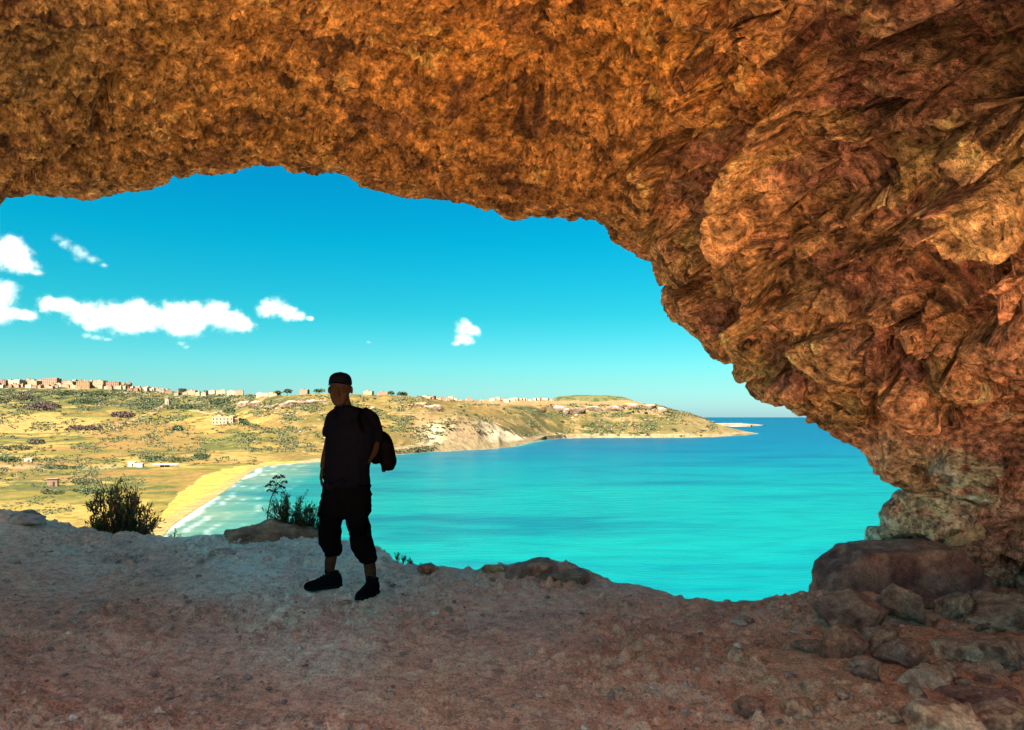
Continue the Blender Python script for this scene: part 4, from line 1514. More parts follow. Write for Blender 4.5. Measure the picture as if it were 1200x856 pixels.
# ---- cropped trousers
bm = bmesh.new()
column(bm, [(381.5, 432, 562, .0, .140), (379, 434, 572, .005, .150), (376.5, 434.5, 584, .01, .154), (375.5, 433.5, 596, .02, .150), (376, 432.5, 603, .02, .130), (384, 428, 607, .02, .09)])
limb(bm, [(B(388.5, 588, .02), .090), (B(387, 604, .045), .086), (J(386.8, 622, YL - .05), .085), (J(387.3, 636, YL - .05), .083), (J(390, 645, YL - .01), .070), (J(391, 650, YL - .0), .060), (J(391, 651.5, YL), .054)], 22, 6)
limb(bm, [(B(420.5, 588, .0), .092), (B(420, 604, -.05), .086), (J(421.5, 622, YR + .08), .085), (J(425, 638, YR + .05), .088), (J(429.5, 649, YR + .03), .075), (J(432, 656, YR + .02), .062), (J(432.4, 657.5, YR + .02), .056)], 22, 6)
ball(bm, B(434, 622, -.06), .012, .05, .07, 2)                                                    # side pockets
ball(bm, B(374, 600, .04), .012, .05, .06, 2)
fuse('trousers', bm, M_TROUSER, .007, 2, .016, person, (8, 8, 14))

# ---- cap: crown, brim, pale edge
bm = bmesh.new()
cc = B(398.7, 449.5, .005)
seg = 40
rings = []
for k, (zz, f) in enumerate([(-.012, 1.02), (.0, 1.03), (.02, 1.02), (.045, .95), (.065, .80), (.078, .58), (.085, .30), (.087, .05)]):
    rings.append((cc + Vector((0, 0, zz * 1.0)), 12.9 * U * f, .108 * f))
loft(bm, rings, seg)
ball(bm, cc + Vector((0, 0, .088)), .007, .007, .004, 2)
cap = fuse('cap', bm, M_CAP, .0055, 2, .0015, person, (30, 30, 20))
bm = bmesh.new()
verts = []
for i in range(25):
    a = math.pi * 1.5 + (i - 12) / 12 * 1.25
    for rr, lift in ((1.0, 0), (1.42, 0)):
        x, y = math.cos(a) * 12.6 * U, math.sin(a) * .106
        f = 1 + (rr - 1) * max(0, math.cos((a - math.pi * 1.5) * 1.2)) ** .7
        verts.append(cc + Vector((x * (1 + (f - 1) * .25), y * f * (1.0 if rr == 1 else 1.12), .0 + .006 - .025 * (f - 1) * 1.6 - .020 * (x / (12.6 * U)) ** 2)) - P_LOC)
vs = [bm.verts.new(v) for v in verts]
for i in range(24):
    bm.faces.new((vs[2 * i], vs[2 * i + 1], vs[2 * i + 3], vs[2 * i + 2]))
bmesh.ops.solidify(bm, geom=bm.faces[:], thickness=.004)
link('brim', bm_mesh('brim', bm, M_CAP), cap)
bm = bmesh.new()
edge_pts = [Vector(verts[2 * i + 1]) for i in range(25)]
tube(bm, edge_pts, [.0042] * 25, 6)
link('brim_edge', bm_mesh('brim_edge', bm, M_CAPEDGE), cap)


# ---- trainers
def shoe(ankle, toe, ground_z):
    d = Vector((toe.x - ankle.x, toe.y - ankle.y, 0))
    d.normalize()
    s = Vector((-d.y, d.x, 0))
    up = Vector((0, 0, 1))
    base = Vector((ankle.x, ankle.y, ground_z))
    bm = bmesh.new()
    rows = [(-.085, .020, .058, .030), (-.075, .033, .095, .034), (-.045, .040, .125, .038), (0, .043, .130, .040), (.04, .044, .110, .043), (.085, .047, .088, .046), (.13, .050, .070, .050), (.17, .049, .060, .050), (.20, .038, .050, .040), (.218, .016, .036, .020)]
    pts = [(base + d * t + up * (.022 + h / 2 - .011), w, h / 2, 0) for t, w, h, _ in rows]
    loft(bm, [(Vector(v[:3]), v[3], v[4], s, up) for v in spline([(p[0], p[1], p[2]) for p in pts], 4)], 20)
    limb(bm, [(base + up * .11 - d * .012, .050), (base + up * .140 - d * .012, .047)], 16, 2)    # collar
    limb(bm, [(base + up * .128 + d * .035, .026), (base + up * .158 + d * .032, .020)], 12, 2)   # tongue
    sh = fuse('shoe', bm, M_SHOE, .006, 2, .002, person, (30, 30, 30))
    bm = bmesh.new()
    out = []
    for t, w, h, sw in rows:
        out.append((t, sw))
    loop = [base - P_LOC + d * t + s * w for t, w in out] + [base - P_LOC + d * t - s * w for t, w in out[::-1]]
    lo = [bm.verts.new(v + up * (.002 + (.012 if i in (9, 10) else 0))) for i, v in enumerate(loop)]
    hi = [bm.verts.new(v + up * .030) for v in loop]
    n = len(loop)
    for k in range(n):
        bm.faces.new((lo[k], lo[(k + 1) % n], hi[(k + 1) % n], hi[k]))
    bm.faces.new(lo[::-1])
    bm.faces.new(hi)
    link('sole', bm_mesh('sole', bm, M_SOLE, False), sh)
    bm = bmesh.new()
    for i in range(4):                                                                           # laces
        c = base - P_LOC + d * (.045 + .022 * i) + up * (.128 - .013 * i)
        tube(bm, [c - s * .026 - up * .010, c + up * .004, c + s * .026 - up * .010], [.003] * 3, 5)
    link('lace', bm_mesh('lace', bm, M_SOLE), sh)


shoe(J(388.5, 685, YL), J(352, 688, YL - .10), drop(J(376, 688, YL)) - .004)
shoe(J(435.5, 700, YR), J(419, 709, YR - .22), drop(J(429, 706, YR - .1)) - .004)

# ---- the bag slung over the shoulder behind him
bag = tag(empty('backpack', B(448, 535, .16)), 'small dark backpack hanging from the shoulder of the standing person', 'backpack')
bm = bmesh.new()
loft(bm, [(Vector(v[:3]), v[3], v[4]) for v in spline([(B(443, 508, .16), 3.5 * U, .04), (B(446, 513, .16), 6.5 * U, .08), (B(448.5, 521, .16), 7.6 * U, .10), (B(449.5, 531, .16), 8.6 * U, .11), (B(450.5, 541, .16), 8.6 * U, .11), (B(451.5, 547, .16), 6.8 * U, .09), (B(452, 551.5, .16), 4.5 * U, .06)], 5)], 26)
ball(bm, B(436, 536, .17), 7 * U, .07, 9.5 * U, 3)
fuse('bag_body', bm, M_BAG, .008, 2, .022, bag, (9, 9, 7))
bm = bmesh.new()
ball(bm, B(455.5, 540, .10), 4.0 * U, .05, 8 * U, 3)
fuse('pocket', bm, M_BAG, .006, 2, .004, bag)
bm = bmesh.new()
limb(bm, [(B(447, 545, .15), .018), (B(446.2, 551, .15), .022), (B(445.8, 555, .15), .013)], 10, 3)
fuse('strap_end', bm, M_BAG, .005, 1, 0, bag)
bm = bmesh.new()
sp = spline([(B(449, 513, .14), 1), (B(443, 504, .10), 1), (B(437, 492, .10), 1), (B(428, 480.5, .03), 1), (B(424, 486, -.10), 1), (B(427, 500, -.13), 1), (B(434, 516, -.06), 1), (B(441, 528, .10), 1)], 6)
prev = None
for v in sp:
    p = Vector(v[:3]) - bag.location
    w = Vector((.012, .0, .006))
    cur = (bm.verts.new(p - w), bm.verts.new(p + w))
    if prev:
        bm.faces.new((prev[0], prev[1], cur[1], cur[0]))
    prev = cur
bmesh.ops.solidify(bm, geom=bm.faces[:], thickness=.006)
link('shoulder_strap', bm_mesh('shoulder_strap', bm, M_BAG), bag)
# ================================================================== FAR LAND: houses, thickets, outcrops
def wall_mat(name, c):
    t = NT(name, 0.9, 0.1)
    n = t.noise(0.35, 6, .65, t.pos(obj=True))
    t.color(t.ramp(n, [(.3, tuple(v * .75 for v in c)), (.55, c), (.75, tuple(min(v * 1.2, .8) for v in c))]))
    return t.m


M_WALLS = [wall_mat('pink limestone', (0.192, 0.112, 0.073)), wall_mat('cream limestone', (0.218, 0.152, 0.092)), wall_mat('pale plaster', (0.256, 0.201, 0.140)), wall_mat('ochre limestone', (0.192, 0.116, 0.056))]
M_DARKWIN = wall_mat('dark window', (.035, .03, .03))
M_WHITE = wall_mat('white paint', (0.336, 0.320, 0.288))


def box_bm(bm, x0, x1, y0, y1, z0, z1):
    v = [bm.verts.new(p) for p in ((x0, y0, z0), (x1, y0, z0), (x1, y1, z0), (x0, y1, z0), (x0, y0, z1), (x1, y0, z1), (x1, y1, z1), (x0, y1, z1))]
    for f in ((3, 2, 1, 0), (4, 5, 6, 7), (0, 1, 5, 4), (1, 2, 6, 5), (2, 3, 7, 6), (3, 0, 4, 7)):
        bm.faces.new([v[i] for i in f])


_bb = bmesh.new()
box_bm(_bb, -.5, .5, -.06, .1, 0, 1)
WIN_ME = bm_mesh('window', _bb, M_DARKWIN, False)


def wall_block(w, d, h, r):
    """flat roofed block with parapet, foundations and a room on the roof"""
    bm = bmesh.new()
    box_bm(bm, -w / 2, w / 2, -d / 2, d / 2, -10, h)
    e = .35
    for a in ((-w / 2 - .15, w / 2 + .15, -d / 2 - .15, -d / 2 + e, h - .2, h + .9), (-w / 2 - .15, w / 2 + .15, d / 2 - e, d / 2 + .15, h - .2, h + .9),
              (-w / 2 - .14, -w / 2 + e, -d / 2 + e + .01, d / 2 - e - .01, h - .19, h + .88), (w / 2 - e, w / 2 + .14, -d / 2 + e + .01, d / 2 - e - .01, h - .19, h + .88)):
        box_bm(bm, *a)
    return bm


def house(px, Y, w, d, h, rz, mat, label, group=None, windows=True, roof_room=True, floors=None, name='house', cols=None):
    p = land_at(px, Y)
    r = random.Random(int(px * 13 + Y))
    e = tag(empty(name, p, rz), label, 'house', group)
    link('wall', bm_mesh('wall', wall_block(w, d, h, r), mat, False), e)
    if roof_room:
        bm = bmesh.new()
        rw = w * r.uniform(.2, .4)
        ox = r.uniform(-.25, .25) * w
        box_bm(bm, ox - rw / 2, ox + rw / 2, -d * .1, d * .3, h + .01, h + 3.2)
        box_bm(bm, ox - rw / 2 - .2, ox + rw / 2 + .2, -d * .1 - .2, d * .3 + .2, h + 3.2, h + 3.5)
        link('roof_room', bm_mesh('roof_room', bm, mat, False), e)
    if windows:
        nf = floors or max(1, int(h / 4.5))
        nc = cols or max(2, int(w / 6.0))
        for i in range(nf):
            for j in range(nc):
                o = link('window', WIN_ME, e)
                fw, fh = min(2.6, w / nc * .55), h / nf * .5
                o.location = (-w / 2 + w * (j + .5) / nc, -d / 2, h * (i + .28) / nf)
                o.scale = (fw, 1, fh)
    return e


def ridge_Y(px):
    return float(np.interp(px, T_PX, _tab[:, 8, 0]))


# the village on the ridge: the big blocks first
BIG = [  # column, offset from the ridge, width, depth, height
       (61, -20, 54, 26, 30, 'tall pink block of flats with a grid of windows, highest in the village', 0), (41, -5, 42, 22, 20, 'wide cream block left of the tall pink block on the ridge', 1), (83, -30, 36, 22, 22, 'cream block right of the tall pink block on the ridge', 1),
       (99, -55, 46, 22, 25, 'ochre terrace block standing lower on the slope below the village', 3), (118, -10, 40, 24, 24, 'cream flats with a roof room right of the ochre terrace block', 1), (133, -15, 44, 22, 21, 'pink flats at the right end of the dense village', 0),
       (147, -20, 26, 20, 14, 'low pink house at the right end of the dense village', 0), (20, -10, 52, 24, 19, 'long pale terrace at the left of the village', 2), (2, -15, 36, 22, 20, 'pink block at the far left of the village', 0), (-26, -10, 44, 22, 20, 'cream block at the far left edge of the village', 1)]
for px, dy, w, d, h, lab, m in BIG:
    house(px, ridge_Y(px) + dy, w * .85, d, h * .8, random.uniform(-.3, .3), M_WALLS[m], lab)
GV = 'small houses of the hilltop village'
rv = random.Random(4)
k = 0
for px in np.arange(-90, 152, 3.4):
    for lay in (0, 1, 1):
        if rv.random() < .22:
            continue
        x = px + rv.uniform(-2, 2)
        dy = rv.uniform(-75, -30) if lay == 0 else rv.uniform(5, 50)
        house(x, ridge_Y(x) + dy, rv.uniform(9, 19), rv.uniform(8, 14), rv.uniform(5, 10) if lay == 0 else rv.uniform(9, 20), rv.uniform(-.5, .5), rv.choice(M_WALLS), 'small flat roofed stone house in the crowded hilltop village', GV, windows=False)
GS = 'houses along the road down from the village'
for px in np.arange(154, 252, 4.2):
    for lay in (0, 1):
        x = px + rv.uniform(-2, 2)
        if rv.random() < (.25 if lay else .35):
            continue
        dy = rv.uniform(-70, -20) if lay == 0 else rv.uniform(0, 30)
        house(x, ridge_Y(x) + dy, rv.uniform(9, 20), rv.uniform(8, 14), rv.uniform(5, 10), rv.uniform(-.5, .5), rv.choice(M_WALLS[:3]), 'flat roofed stone house on the slope right of the village', GS, windows=False)
for px, dy, w, h, m, lab in [(259, 0, 26, 12, 2, 'white house on the skyline left of the pale villa row'), (273, 0, 30, 11, 2, 'long white villa on the skyline above the farmhouse'), (281, 15, 20, 13, 1, 'cream house behind the long white villa'), (308, 5, 30, 7, 2, 'low pale house on the skyline right of the white villa'),
                             (322, 0, 24, 6, 1, 'low cream house on the skyline near the dark outcrops'), (357, 5, 18, 10, 0, 'pink house on the skyline just left of the person'), (432, 10, 20, 8, 1, 'cream house on the skyline just right of the person'), (449, 10, 22, 7, 0, 'low pink house on the skyline right of the person')]:
    house(px, ridge_Y(px) + dy, w, 14, h, rv.uniform(-.3, .3), M_WALLS[m], lab, windows=False)
GF = 'houses of the far village along the plateau'
for px in np.arange(498, 648, 3.3):
    x = px + rv.uniform(-1.2, 1.2)
    house(x, ridge_Y(x) + rv.uniform(-10, 40), rv.uniform(9, 18), 10, rv.uniform(4, 9), rv.uniform(-.5, .5), rv.choice(M_WALLS[:3]), 'tiny pale house in the far village on the plateau skyline', GF, windows=False, roof_room=False)

# the farmhouse on the hillside
p = land_pix(263, 497.5)
s = p.y / F
e = tag(empty('farmhouse', p, -.12), 'long flat roofed stone farmhouse alone on the hillside above the beach', 'house')
bm = wall_block(26 * s, 10 * s, 9 * s, random)
link('wall', bm_mesh('wall', bm, M_WALLS[1], False), e)
bm = bmesh.new()
box_bm(bm, -8 * s, -3 * s, -2 * s, 2 * s, 9 * s + .02, 11.3 * s)
link('roof_room', bm_mesh('roof_room', bm, M_WALLS[1], False), e)
bm = bmesh.new()
box_bm(bm, 13 * s + .03, 19 * s, -3 * s, 4 * s, -8, 7.5 * s)
link('side_wing', bm_mesh('side_wing', bm, M_WALLS[3], False), e)
for j in range(6):
    for i in range(2):
        if (i, j) in ((0, 4),):
            continue
        o = link('window', WIN_ME, e)
        o.location = (-11 * s + j * 4.4 * s, -5 * s, (1.2 + i * 4) * s)
        o.scale = (1.5 * s, 1, 2.1 * s)
o = link('doorway', WIN_ME, e)
o.location = (6.6 * s, -5 * s, 0)
o.scale = (2.4 * s, 1, 4.0 * s)
o = link('doorway', WIN_ME, e)
o.location = (16 * s, -3 * s, .5 * s)
o.scale = (4.0 * s, 1, 5.5 * s)

# the small tower house, the hut in the fields, the beach sheds
def hut(name, px, row, w, d, h, rz, mat, label, door=True):
    p = land_pix(px, row)
    s = p.y / F
    e = tag(empty(name, p, rz), label, 'hut')
    bm = bmesh.new()
    box_bm(bm, -w * s / 2, w * s / 2, -d * s / 2, d * s / 2, -4, h * s)
    link('wall', bm_mesh('wall', bm, mat, False), e)
    bm = bmesh.new()
    box_bm(bm, -w * s / 2 - .4, w * s / 2 + .4, -d * s / 2 - .4, d * s / 2 + .4, h * s + .01, h * s + .5)
    link('roof', bm_mesh('roof', bm, mat, False), e)
    if door:
        o = link('doorway', WIN_ME, e)
        o.location = (w * s * .15, -d * s / 2, 0)
        o.scale = (w * s * .22, 1, h * s * .65)
    return e


hut('tower_house', 196, 474.5, 4.2, 4, 6.5, .1, M_WALLS[2], 'narrow pale tower house at the top of the track below the village')
hut('field_hut', 62, 570, 10.5, 8, 8.5, .35, M_WALLS[0], 'square pink stone hut standing alone in the near fields')
hut('shed', 155, 546.5, 8, 5, 5, .1, M_WHITE, 'small white shed left of the white beach canopy')
hut('shed', 164, 547.5, 8, 4, 4, -.1, M_WHITE, 'low white shed touching the white beach canopy end', door=False)
hut('field_hut', 34, 541, 9, 5, 3.2, .0, M_WALLS[2], 'low pale farm shed at the left among green bushes')
p = land_pix(194, 547.5)
s = p.y / F
e = tag(empty('beach_canopy', p, .05), 'long white roofed beach kiosk canopy at the back of the sand', 'canopy')
bm = bmesh.new()
box_bm(bm, -14 * s, 14 * s, -3 * s, 3 * s, 3.0 * s, 3.4 * s)
for v in bm.verts:
    v.co.z += .35 * s * (1 if v.co.y > 0 else -1)
link('roof', bm_mesh('roof', bm, M_WHITE, False), e)
for i in range(5):
    for sy in (-1, 1):
        bm = bmesh.new()
        tube(bm, [(-13 * s + i * 6.5 * s, sy * 2.6 * s, -2), (-13 * s + i * 6.5 * s, sy * 2.6 * s, (3.0 + .3 * sy) * s)], [.18, .18], 6)
        link('post', bm_mesh('post', bm, M_WALLS[3]), e)
bm = bmesh.new()
box_bm(bm, -6 * s, 4 * s, -.8 * s, 2 * s, -3, 2.1 * s)
link('counter', bm_mesh('counter', bm, M_DARKWIN, False), e)


# ---- thickets, bushes and trees
def crown_mesh(name, lumps, n, leaf, cols, seed):
    r = np.random.default_rng(seed)
    lumps = np.array(lumps, float)
    wts = lumps[:, 3] ** 2
    idx = r.choice(len(lumps), n, p=wts / wts.sum())
    d = r.normal(size=(n, 3))
    d /= np.linalg.norm(d, axis=1, keepdims=True)
    d[:, 2] = np.where(d[:, 2] < -.35, -d[:, 2], d[:, 2])
    rad = lumps[idx, 3] * r.uniform(.62, 1.08, n)
    P = lumps[idx, :3] + d * rad[:, None] * np.array([1, 1, .85])
    c = np.array(cols)[r.integers(len(cols), size=n)] * r.uniform(.65, 1.35, (n, 1))
    lump_c = r.uniform(.75, 1.3, len(lumps))
    c = c * lump_c[idx][:, None]
    return leaves_mesh(name, P - d * leaf * .4, d + r.normal(size=(n, 3)) * .8, leaf, leaf * .7, c, r)


BROWNS = [(.060, .034, .026), (.075, .042, .030), (.048, .032, .024)]
GREENS = [(.034, .050, .016), (.046, .060, .018), (.026, .040, .016)]
OLIVES = [(.070, .066, .022), (.058, .060, .020), (.085, .075, .028)]


def thicket(px, row, wpx, dpx, hpx, cols, seed, label, n=2200, cat='thicket'):
    """dense clump of bushes: width, depth and height in photo pixels at its distance"""
    c = land_pix(px, row)
    s = c.y / F
    r = np.random.default_rng(seed)
    lumps = []
    for _ in range(int(26 + wpx)):
        a, q = r.uniform(0, 6.283), math.sqrt(r.random())
        x, dyp = math.cos(a) * q * wpx / 2, math.sin(a) * q * dpx / 2
        g = land_pix(px + x, row - dyp)
        R = hpx * s * r.uniform(.35, .62) * (1.1 - .5 * q)
        g = g - c
        lumps.append((g.x, g.y, g.z + R * .5, R))
    e = tag(empty('thicket', c), label, cat)
    link('foliage', crown_mesh('foliage', lumps, n, hpx * s * .24, cols, seed), e)
    bm = bmesh.new()
    for l in lumps[:12]:
        tube(bm, [(l[0], l[1], l[2] - l[3] * 2), (l[0], l[1], l[2])], [l[3] * .07, l[3] * .04], 5)
    link('stem', bm_mesh('stem', bm, M_BARK), e)
    return e


thicket(50, 478, 44, 9, 5.5, BROWNS, 1, 'large brown purple thicket below the left half of the village', 3000)
thicket(30, 467, 34, 6, 4.5, GREENS + BROWNS, 2, 'mixed brown and green thicket under the left end of the village')
thicket(99, 503, 46, 5, 6.0, BROWNS, 3, 'long brown hedge thicket along the golden field', 2600)
thicket(144, 488, 26, 6, 6.0, BROWNS, 4, 'dark brown thicket below the right end of the village', 2000)
thicket(115, 463, 46, 6, 4.5, GREENS, 5, 'dark green tree belt beneath the ochre terrace block')
thicket(75, 462, 30, 5, 4.5, GREENS, 6, 'dark green tree belt beneath the tall pink block')
thicket(98, 472, 36, 6, 4.0, GREENS, 7, 'green thicket among pale rubble below the village')
thicket(2, 470, 26, 7, 5.0, GREENS + OLIVES, 8, 'green thicket at the far left below the village')
thicket(215, 478, 40, 6, 4.5, GREENS, 9, 'bright green orchard belt right of the tower house', 2400)
thicket(258, 472, 26, 6, 5.0, GREENS, 10, 'dark green trees below the white skyline villas', 1800)
thicket(180, 538, 24, 4, 5.0, GREENS, 11, 'low dark green thicket behind the white beach canopy')
thicket(205, 540, 44, 5, 4.5, OLIVES + GREENS, 12, 'olive green thicket along the back of the beach', 2400)
thicket(236, 536, 22, 7, 5.0, GREENS, 13, 'dark green thicket at the right end of the beach', 1600)
thicket(42, 519, 20, 5, 6.0, GREENS + BROWNS, 14, 'dark green bushes at the left of the near valley')
thicket(20, 526, 40, 6, 5.0, OLIVES, 15, 'olive bushes in the near valley at the left')
thicket(10, 540, 26, 6, 6.0, GREENS, 16, 'bright green bushes beside the low pale farm shed')
thicket(72, 549, 50, 4, 4.5, GREENS, 17, 'low green hedge in front of the pale track')
thicket(100, 566, 36, 6, 5.5, OLIVES + GREENS, 18, 'low green scrub patch right of the square pink hut')
thicket(110, 577, 50, 6, 6.0, GREENS, 19, 'green scrub patch above the brown rim bush')
thicket(62, 578, 30, 5, 5.0, GREENS + OLIVES, 20, 'green scrub patch below the square pink hut')
thicket(208, 504, 9, 3, 8.0, GREENS, 21, 'dark round bush on the slope left of the farmhouse', 700, 'bush')
thicket(286, 497, 8, 3, 8.5, GREENS, 22, 'dark green bush against the right end of the farmhouse', 600, 'bush')
thicket(268, 483, 14, 4, 6.0, GREENS, 23, 'dark green bush on the slope above the farmhouse', 800, 'bush')

BUSH = []
for k, cols in enumerate((GREENS, OLIVES, GREENS + OLIVES, BROWNS)):
    r = np.random.default_rng(60 + k)
    lumps = [(r.uniform(-.6, .6), r.uniform(-.6, .6), r.uniform(.25, .5), r.uniform(.35, .6)) for _ in range(6)]
    BUSH.append(crown_mesh('foliage', lumps, 260, .30, cols, 70 + k))
rb = np.random.default_rng(31)
n_b = 0
while n_b < 250:
    zone = rb.random()
    if zone < .42:
        px, row = rb.uniform(-40, 300), rb.uniform(466, 575)
    elif zone < .75:
        px, row = rb.uniform(290, 520), rb.uniform(466, 528)
    else:
        px, row = rb.uniform(520, 850), rb.uniform(476, 512)
    if 170 < px < 300 and row > 545 or fbm(np.array([[px / 30, row / 9, 1.7]], np.float32), 1.0, 2)[0] < rb.uniform(-.25, .25):
        continue
    p = land_pix(px, row)
    if p.z < 2.5:
        continue
    s = p.y / F
    o = tag(bpy.data.objects.new('bush', BUSH[rb.integers(4) if zone < .75 else rb.integers(3)]), 'small rounded scrub bush on the far land across the bay', 'bush', 'scrub bushes dotted over the far land')
    C.objects.link(o)
    o.location = p
    R = rb.uniform(1.1, 2.6) * s
    o.scale = (R * rb.uniform(.9, 1.6), R, R * rb.uniform(.6, .9))
    o.rotation_euler = (0, 0, rb.uniform(0, 6.28))
    n_b += 1


Pq, Cq, Sq = [], [], []
tot = 0
while tot < 11000:
    z = rb.random()
    px, row = (rb.uniform(-60, 300), rb.uniform(458, 612)) if z < .6 else ((rb.uniform(290, 520), rb.uniform(464, 530)) if z < .85 else (rb.uniform(520, 840), rb.uniform(474, 511)))
    if 170 < px < 300 and row > 545:
        continue
    q = fbm(np.array([[px / 26, row / 6, 4.7], [px / 7, row / 2.2, 9.1]], np.float32), 1.0, 2)
    if q[0] + .5 * q[1] < rb.uniform(-.05, .35) - (.2 if row < 480 and px < 320 else 0):
        continue
    p = land_pix(px, row)
    if p.z < .7:
        continue
    n = 7
    s = p.y / F
    d = rb.normal(size=(n, 3)) * np.array([1.3, 1.0, .45]) * s * .8
    d[:, 2] = np.abs(d[:, 2])
    Pq.append(np.array(p) + d)
    pal = np.array((GREENS + GREENS + OLIVES + BROWNS[:1])[rb.integers(10)])
    Cq.append(pal * rb.uniform(.6, 1.5, (n, 1)))
    Sq.append(np.full(n, s))
    tot += 1
Pq, Cq, Sq = np.concatenate(Pq), np.concatenate(Cq), np.concatenate(Sq)
_r2 = np.random.default_rng(90)
dd = _r2.normal(size=Pq.shape)
dd[:, 2] = np.abs(dd[:, 2])
me = leaves_mesh('scrub', Pq, dd, Sq * 1.3, Sq * .9, Cq, _r2)
tag(link('scrub', me), 'low green scrub covering the slopes and field edges across the bay', 'scrub', kind='stuff')


def far_tree(px, dy, hpx, wpx, seed, label):
    p = land_at(px, ridge_Y(px) + dy)
    s = p.y / F
    e = tag(empty('tree', p), label, 'tree')
    bm = bmesh.new()
    tube(bm, [(0, 0, -2), (.1 * s, 0, hpx * s * .3), (0, 0, hpx * s * .65)], [.35 * s, .25 * s, .1 * s], 6)
    link('trunk', bm_mesh('trunk', bm, M_BARK), e)
    r = np.random.default_rng(seed)
    lumps = [(r.uniform(-.35, .35) * wpx * s, r.uniform(-.3, .3) * wpx * s, hpx * s * r.uniform(.4, .8), wpx * s * r.uniform(.2, .34)) for _ in range(10)]
    link('crown', crown_mesh('crown', lumps, 700, wpx * s * .11, GREENS, seed), e)


for a in [(337, -2, 7, 10, 1, 'round dark tree on the skyline left of the person'), (326, 0, 4, 9, 2, 'low tree on the skyline left of the round dark tree'), (243, -8, 5, 8, 3, 'small tree on the skyline at the foot of the village'), (470, 0, 4, 12, 4, 'low tree clump on the skyline right of the person'),
          (458, 0, 4, 9, 5, 'low round tree on the skyline just right of the person'), (214, -10, 5, 9, 6, 'dark tree among the houses right of the village'), (374, 0, 5, 10, 7, 'dark tree on the skyline beside the person\'s head'), (150, -20, 5, 9, 8, 'dark tree beside the low pink end house')]:
    far_tree(*a)


# ---- limestone outcrops and rubble
LIMER, LIMER2 = (.105, .07, .045), (.05, .034, .022)


def far_rock(name, px, row, wpx, hpx, dpx, seed, label, group=None, color=LIMER, color2=LIMER2, me=None, rough=.14, sub=4, cat='rock'):
    p = land_pix(px, row)
    s = p.y / F
    if me is None:
        me = rock_mesh(name, (wpx * s, dpx * s, hpx * s), seed, sub=sub, rough=rough, color=color, color2=color2, mat=M_FARROCK)
    o = link(name, me, loc=p + Vector((0, dpx * s * .3, hpx * s * .12)))
    return tag(o, label, cat, group)


t = NT('far limestone', .93, .1)
n = t.noise(.25, 6, .7, t.pos(obj=True))
t.color(t.mix(1.0, t.attr(), t.ramp(n, [(.3, .5), (.5, 1.0), (.7, 1.4)]), 'MULTIPLY'))
t.bump(n, 2.0, .7)
M_FARROCK = t.m
far_rock('outcrop', 284, 477, 14, 8, 5, 2, 'pale limestone outcrop above the farmhouse', color=(.13, .088, .055))
far_rock('outcrop', 298, 477.5, 15, 10, 6, 5, 'steep limestone outcrop with a dark shaded side above the farmhouse')
far_rock('outcrop', 318, 478, 16, 7, 5, 9, 'broken pale outcrop between the two steep outcrops', color=(.13, .088, .055))
far_rock('outcrop', 340, 476, 20, 10, 7, 12, 'large steep dark sided outcrop below the skyline left of the person')
far_rock('outcrop', 366, 472, 34, 5, 4, 15, 'long low limestone scarp running behind the person')
far_rock('outcrop', 505, 480, 20, 7, 6, 18, 'brown rock knoll at the top of the pale headland')
far_rock('outcrop', 492, 477, 14, 6, 5, 21, 'small rock knoll on the ridge left of the brown knoll')
ROCKS = [rock_mesh('rock', (1.3, 1, .8), 200 + i, sub=3, rough=.12, color=(.14, .095, .06), color2=(.075, .05, .032), mat=M_FARROCK) for i in range(4)]
rr = random.Random(8)
for k in range(90):
    z = rr.random()
    if z < .45:
        px, row = rr.gauss(335, 26), rr.gauss(486, 6)
    elif z < .6:
        px, row = rr.uniform(280, 420), rr.uniform(505, 534)
    elif z < .8:
        px, row = rr.uniform(430, 500), rr.uniform(472, 488)
    else:
        px, row = rr.uniform(640, 860), rr.uniform(484, 511)
    p = land_pix(px, row)
    s = p.y / F
    o = tag(bpy.data.objects.new('rock', ROCKS[k % 4]), 'pale limestone boulder strewn on the slopes across the bay', 'rock', 'boulders strewn on the slopes across the bay')
    C.objects.link(o)
    o.location = p
    R = rr.uniform(1.0, 3.4) * s
    o.scale = (R * rr.uniform(.8, 1.5), R, R * rr.uniform(.6, 1.0))
    o.rotation_euler = (0, 0, rr.uniform(0, 6.28))
for px, row, w, h, lab in [(652, 482, 22, 8, 'leftmost cliff block along the top of the far headland'), (664, 486, 10, 12, 'dark cleft cliff block of the far headland'), (675, 484, 16, 11, 'tall cliff block right of the dark cleft on the far headland'), (697, 482, 26, 8, 'long cliff block below the flat dark hill'),
                           (722, 480, 22, 7, 'cliff block below the right end of the flat dark hill'), (742, 478, 18, 7, 'cliff block left of the dark end block on the headland'), (760, 479, 15, 7, 'dark end block of the far headland cliff'), (776, 482, 14, 5, 'low rock step right of the dark end block')]:
    far_rock('cliff_block', px, row, w, h, 6, int(px), lab, cat='cliff')
# the low islet off the point
for px, wpx, hpx, lab in [(852, 62, 6.0, 'low pale rock islet beyond the tip of the headland'), (872, 26, 4.5, 'small flat rock at the outer end of the islet')]:
    Y = 5200 if wpx > 30 else 4900
    s = Y / F
    me = rock_mesh('islet', (wpx * s, 90, hpx * s * 2), int(px), sub=5, rough=.03, color=(.17, .12, .075), color2=(.12, .085, .055), mat=M_FARROCK,
                   planes=[((0, 0, 1), .55), ((-.5, 0, .8), .8), ((.35, 0, .9), .7)])
    tag(link('islet', me, loc=((px - 600) / F * Y, Y, -2)), lab, 'islet')

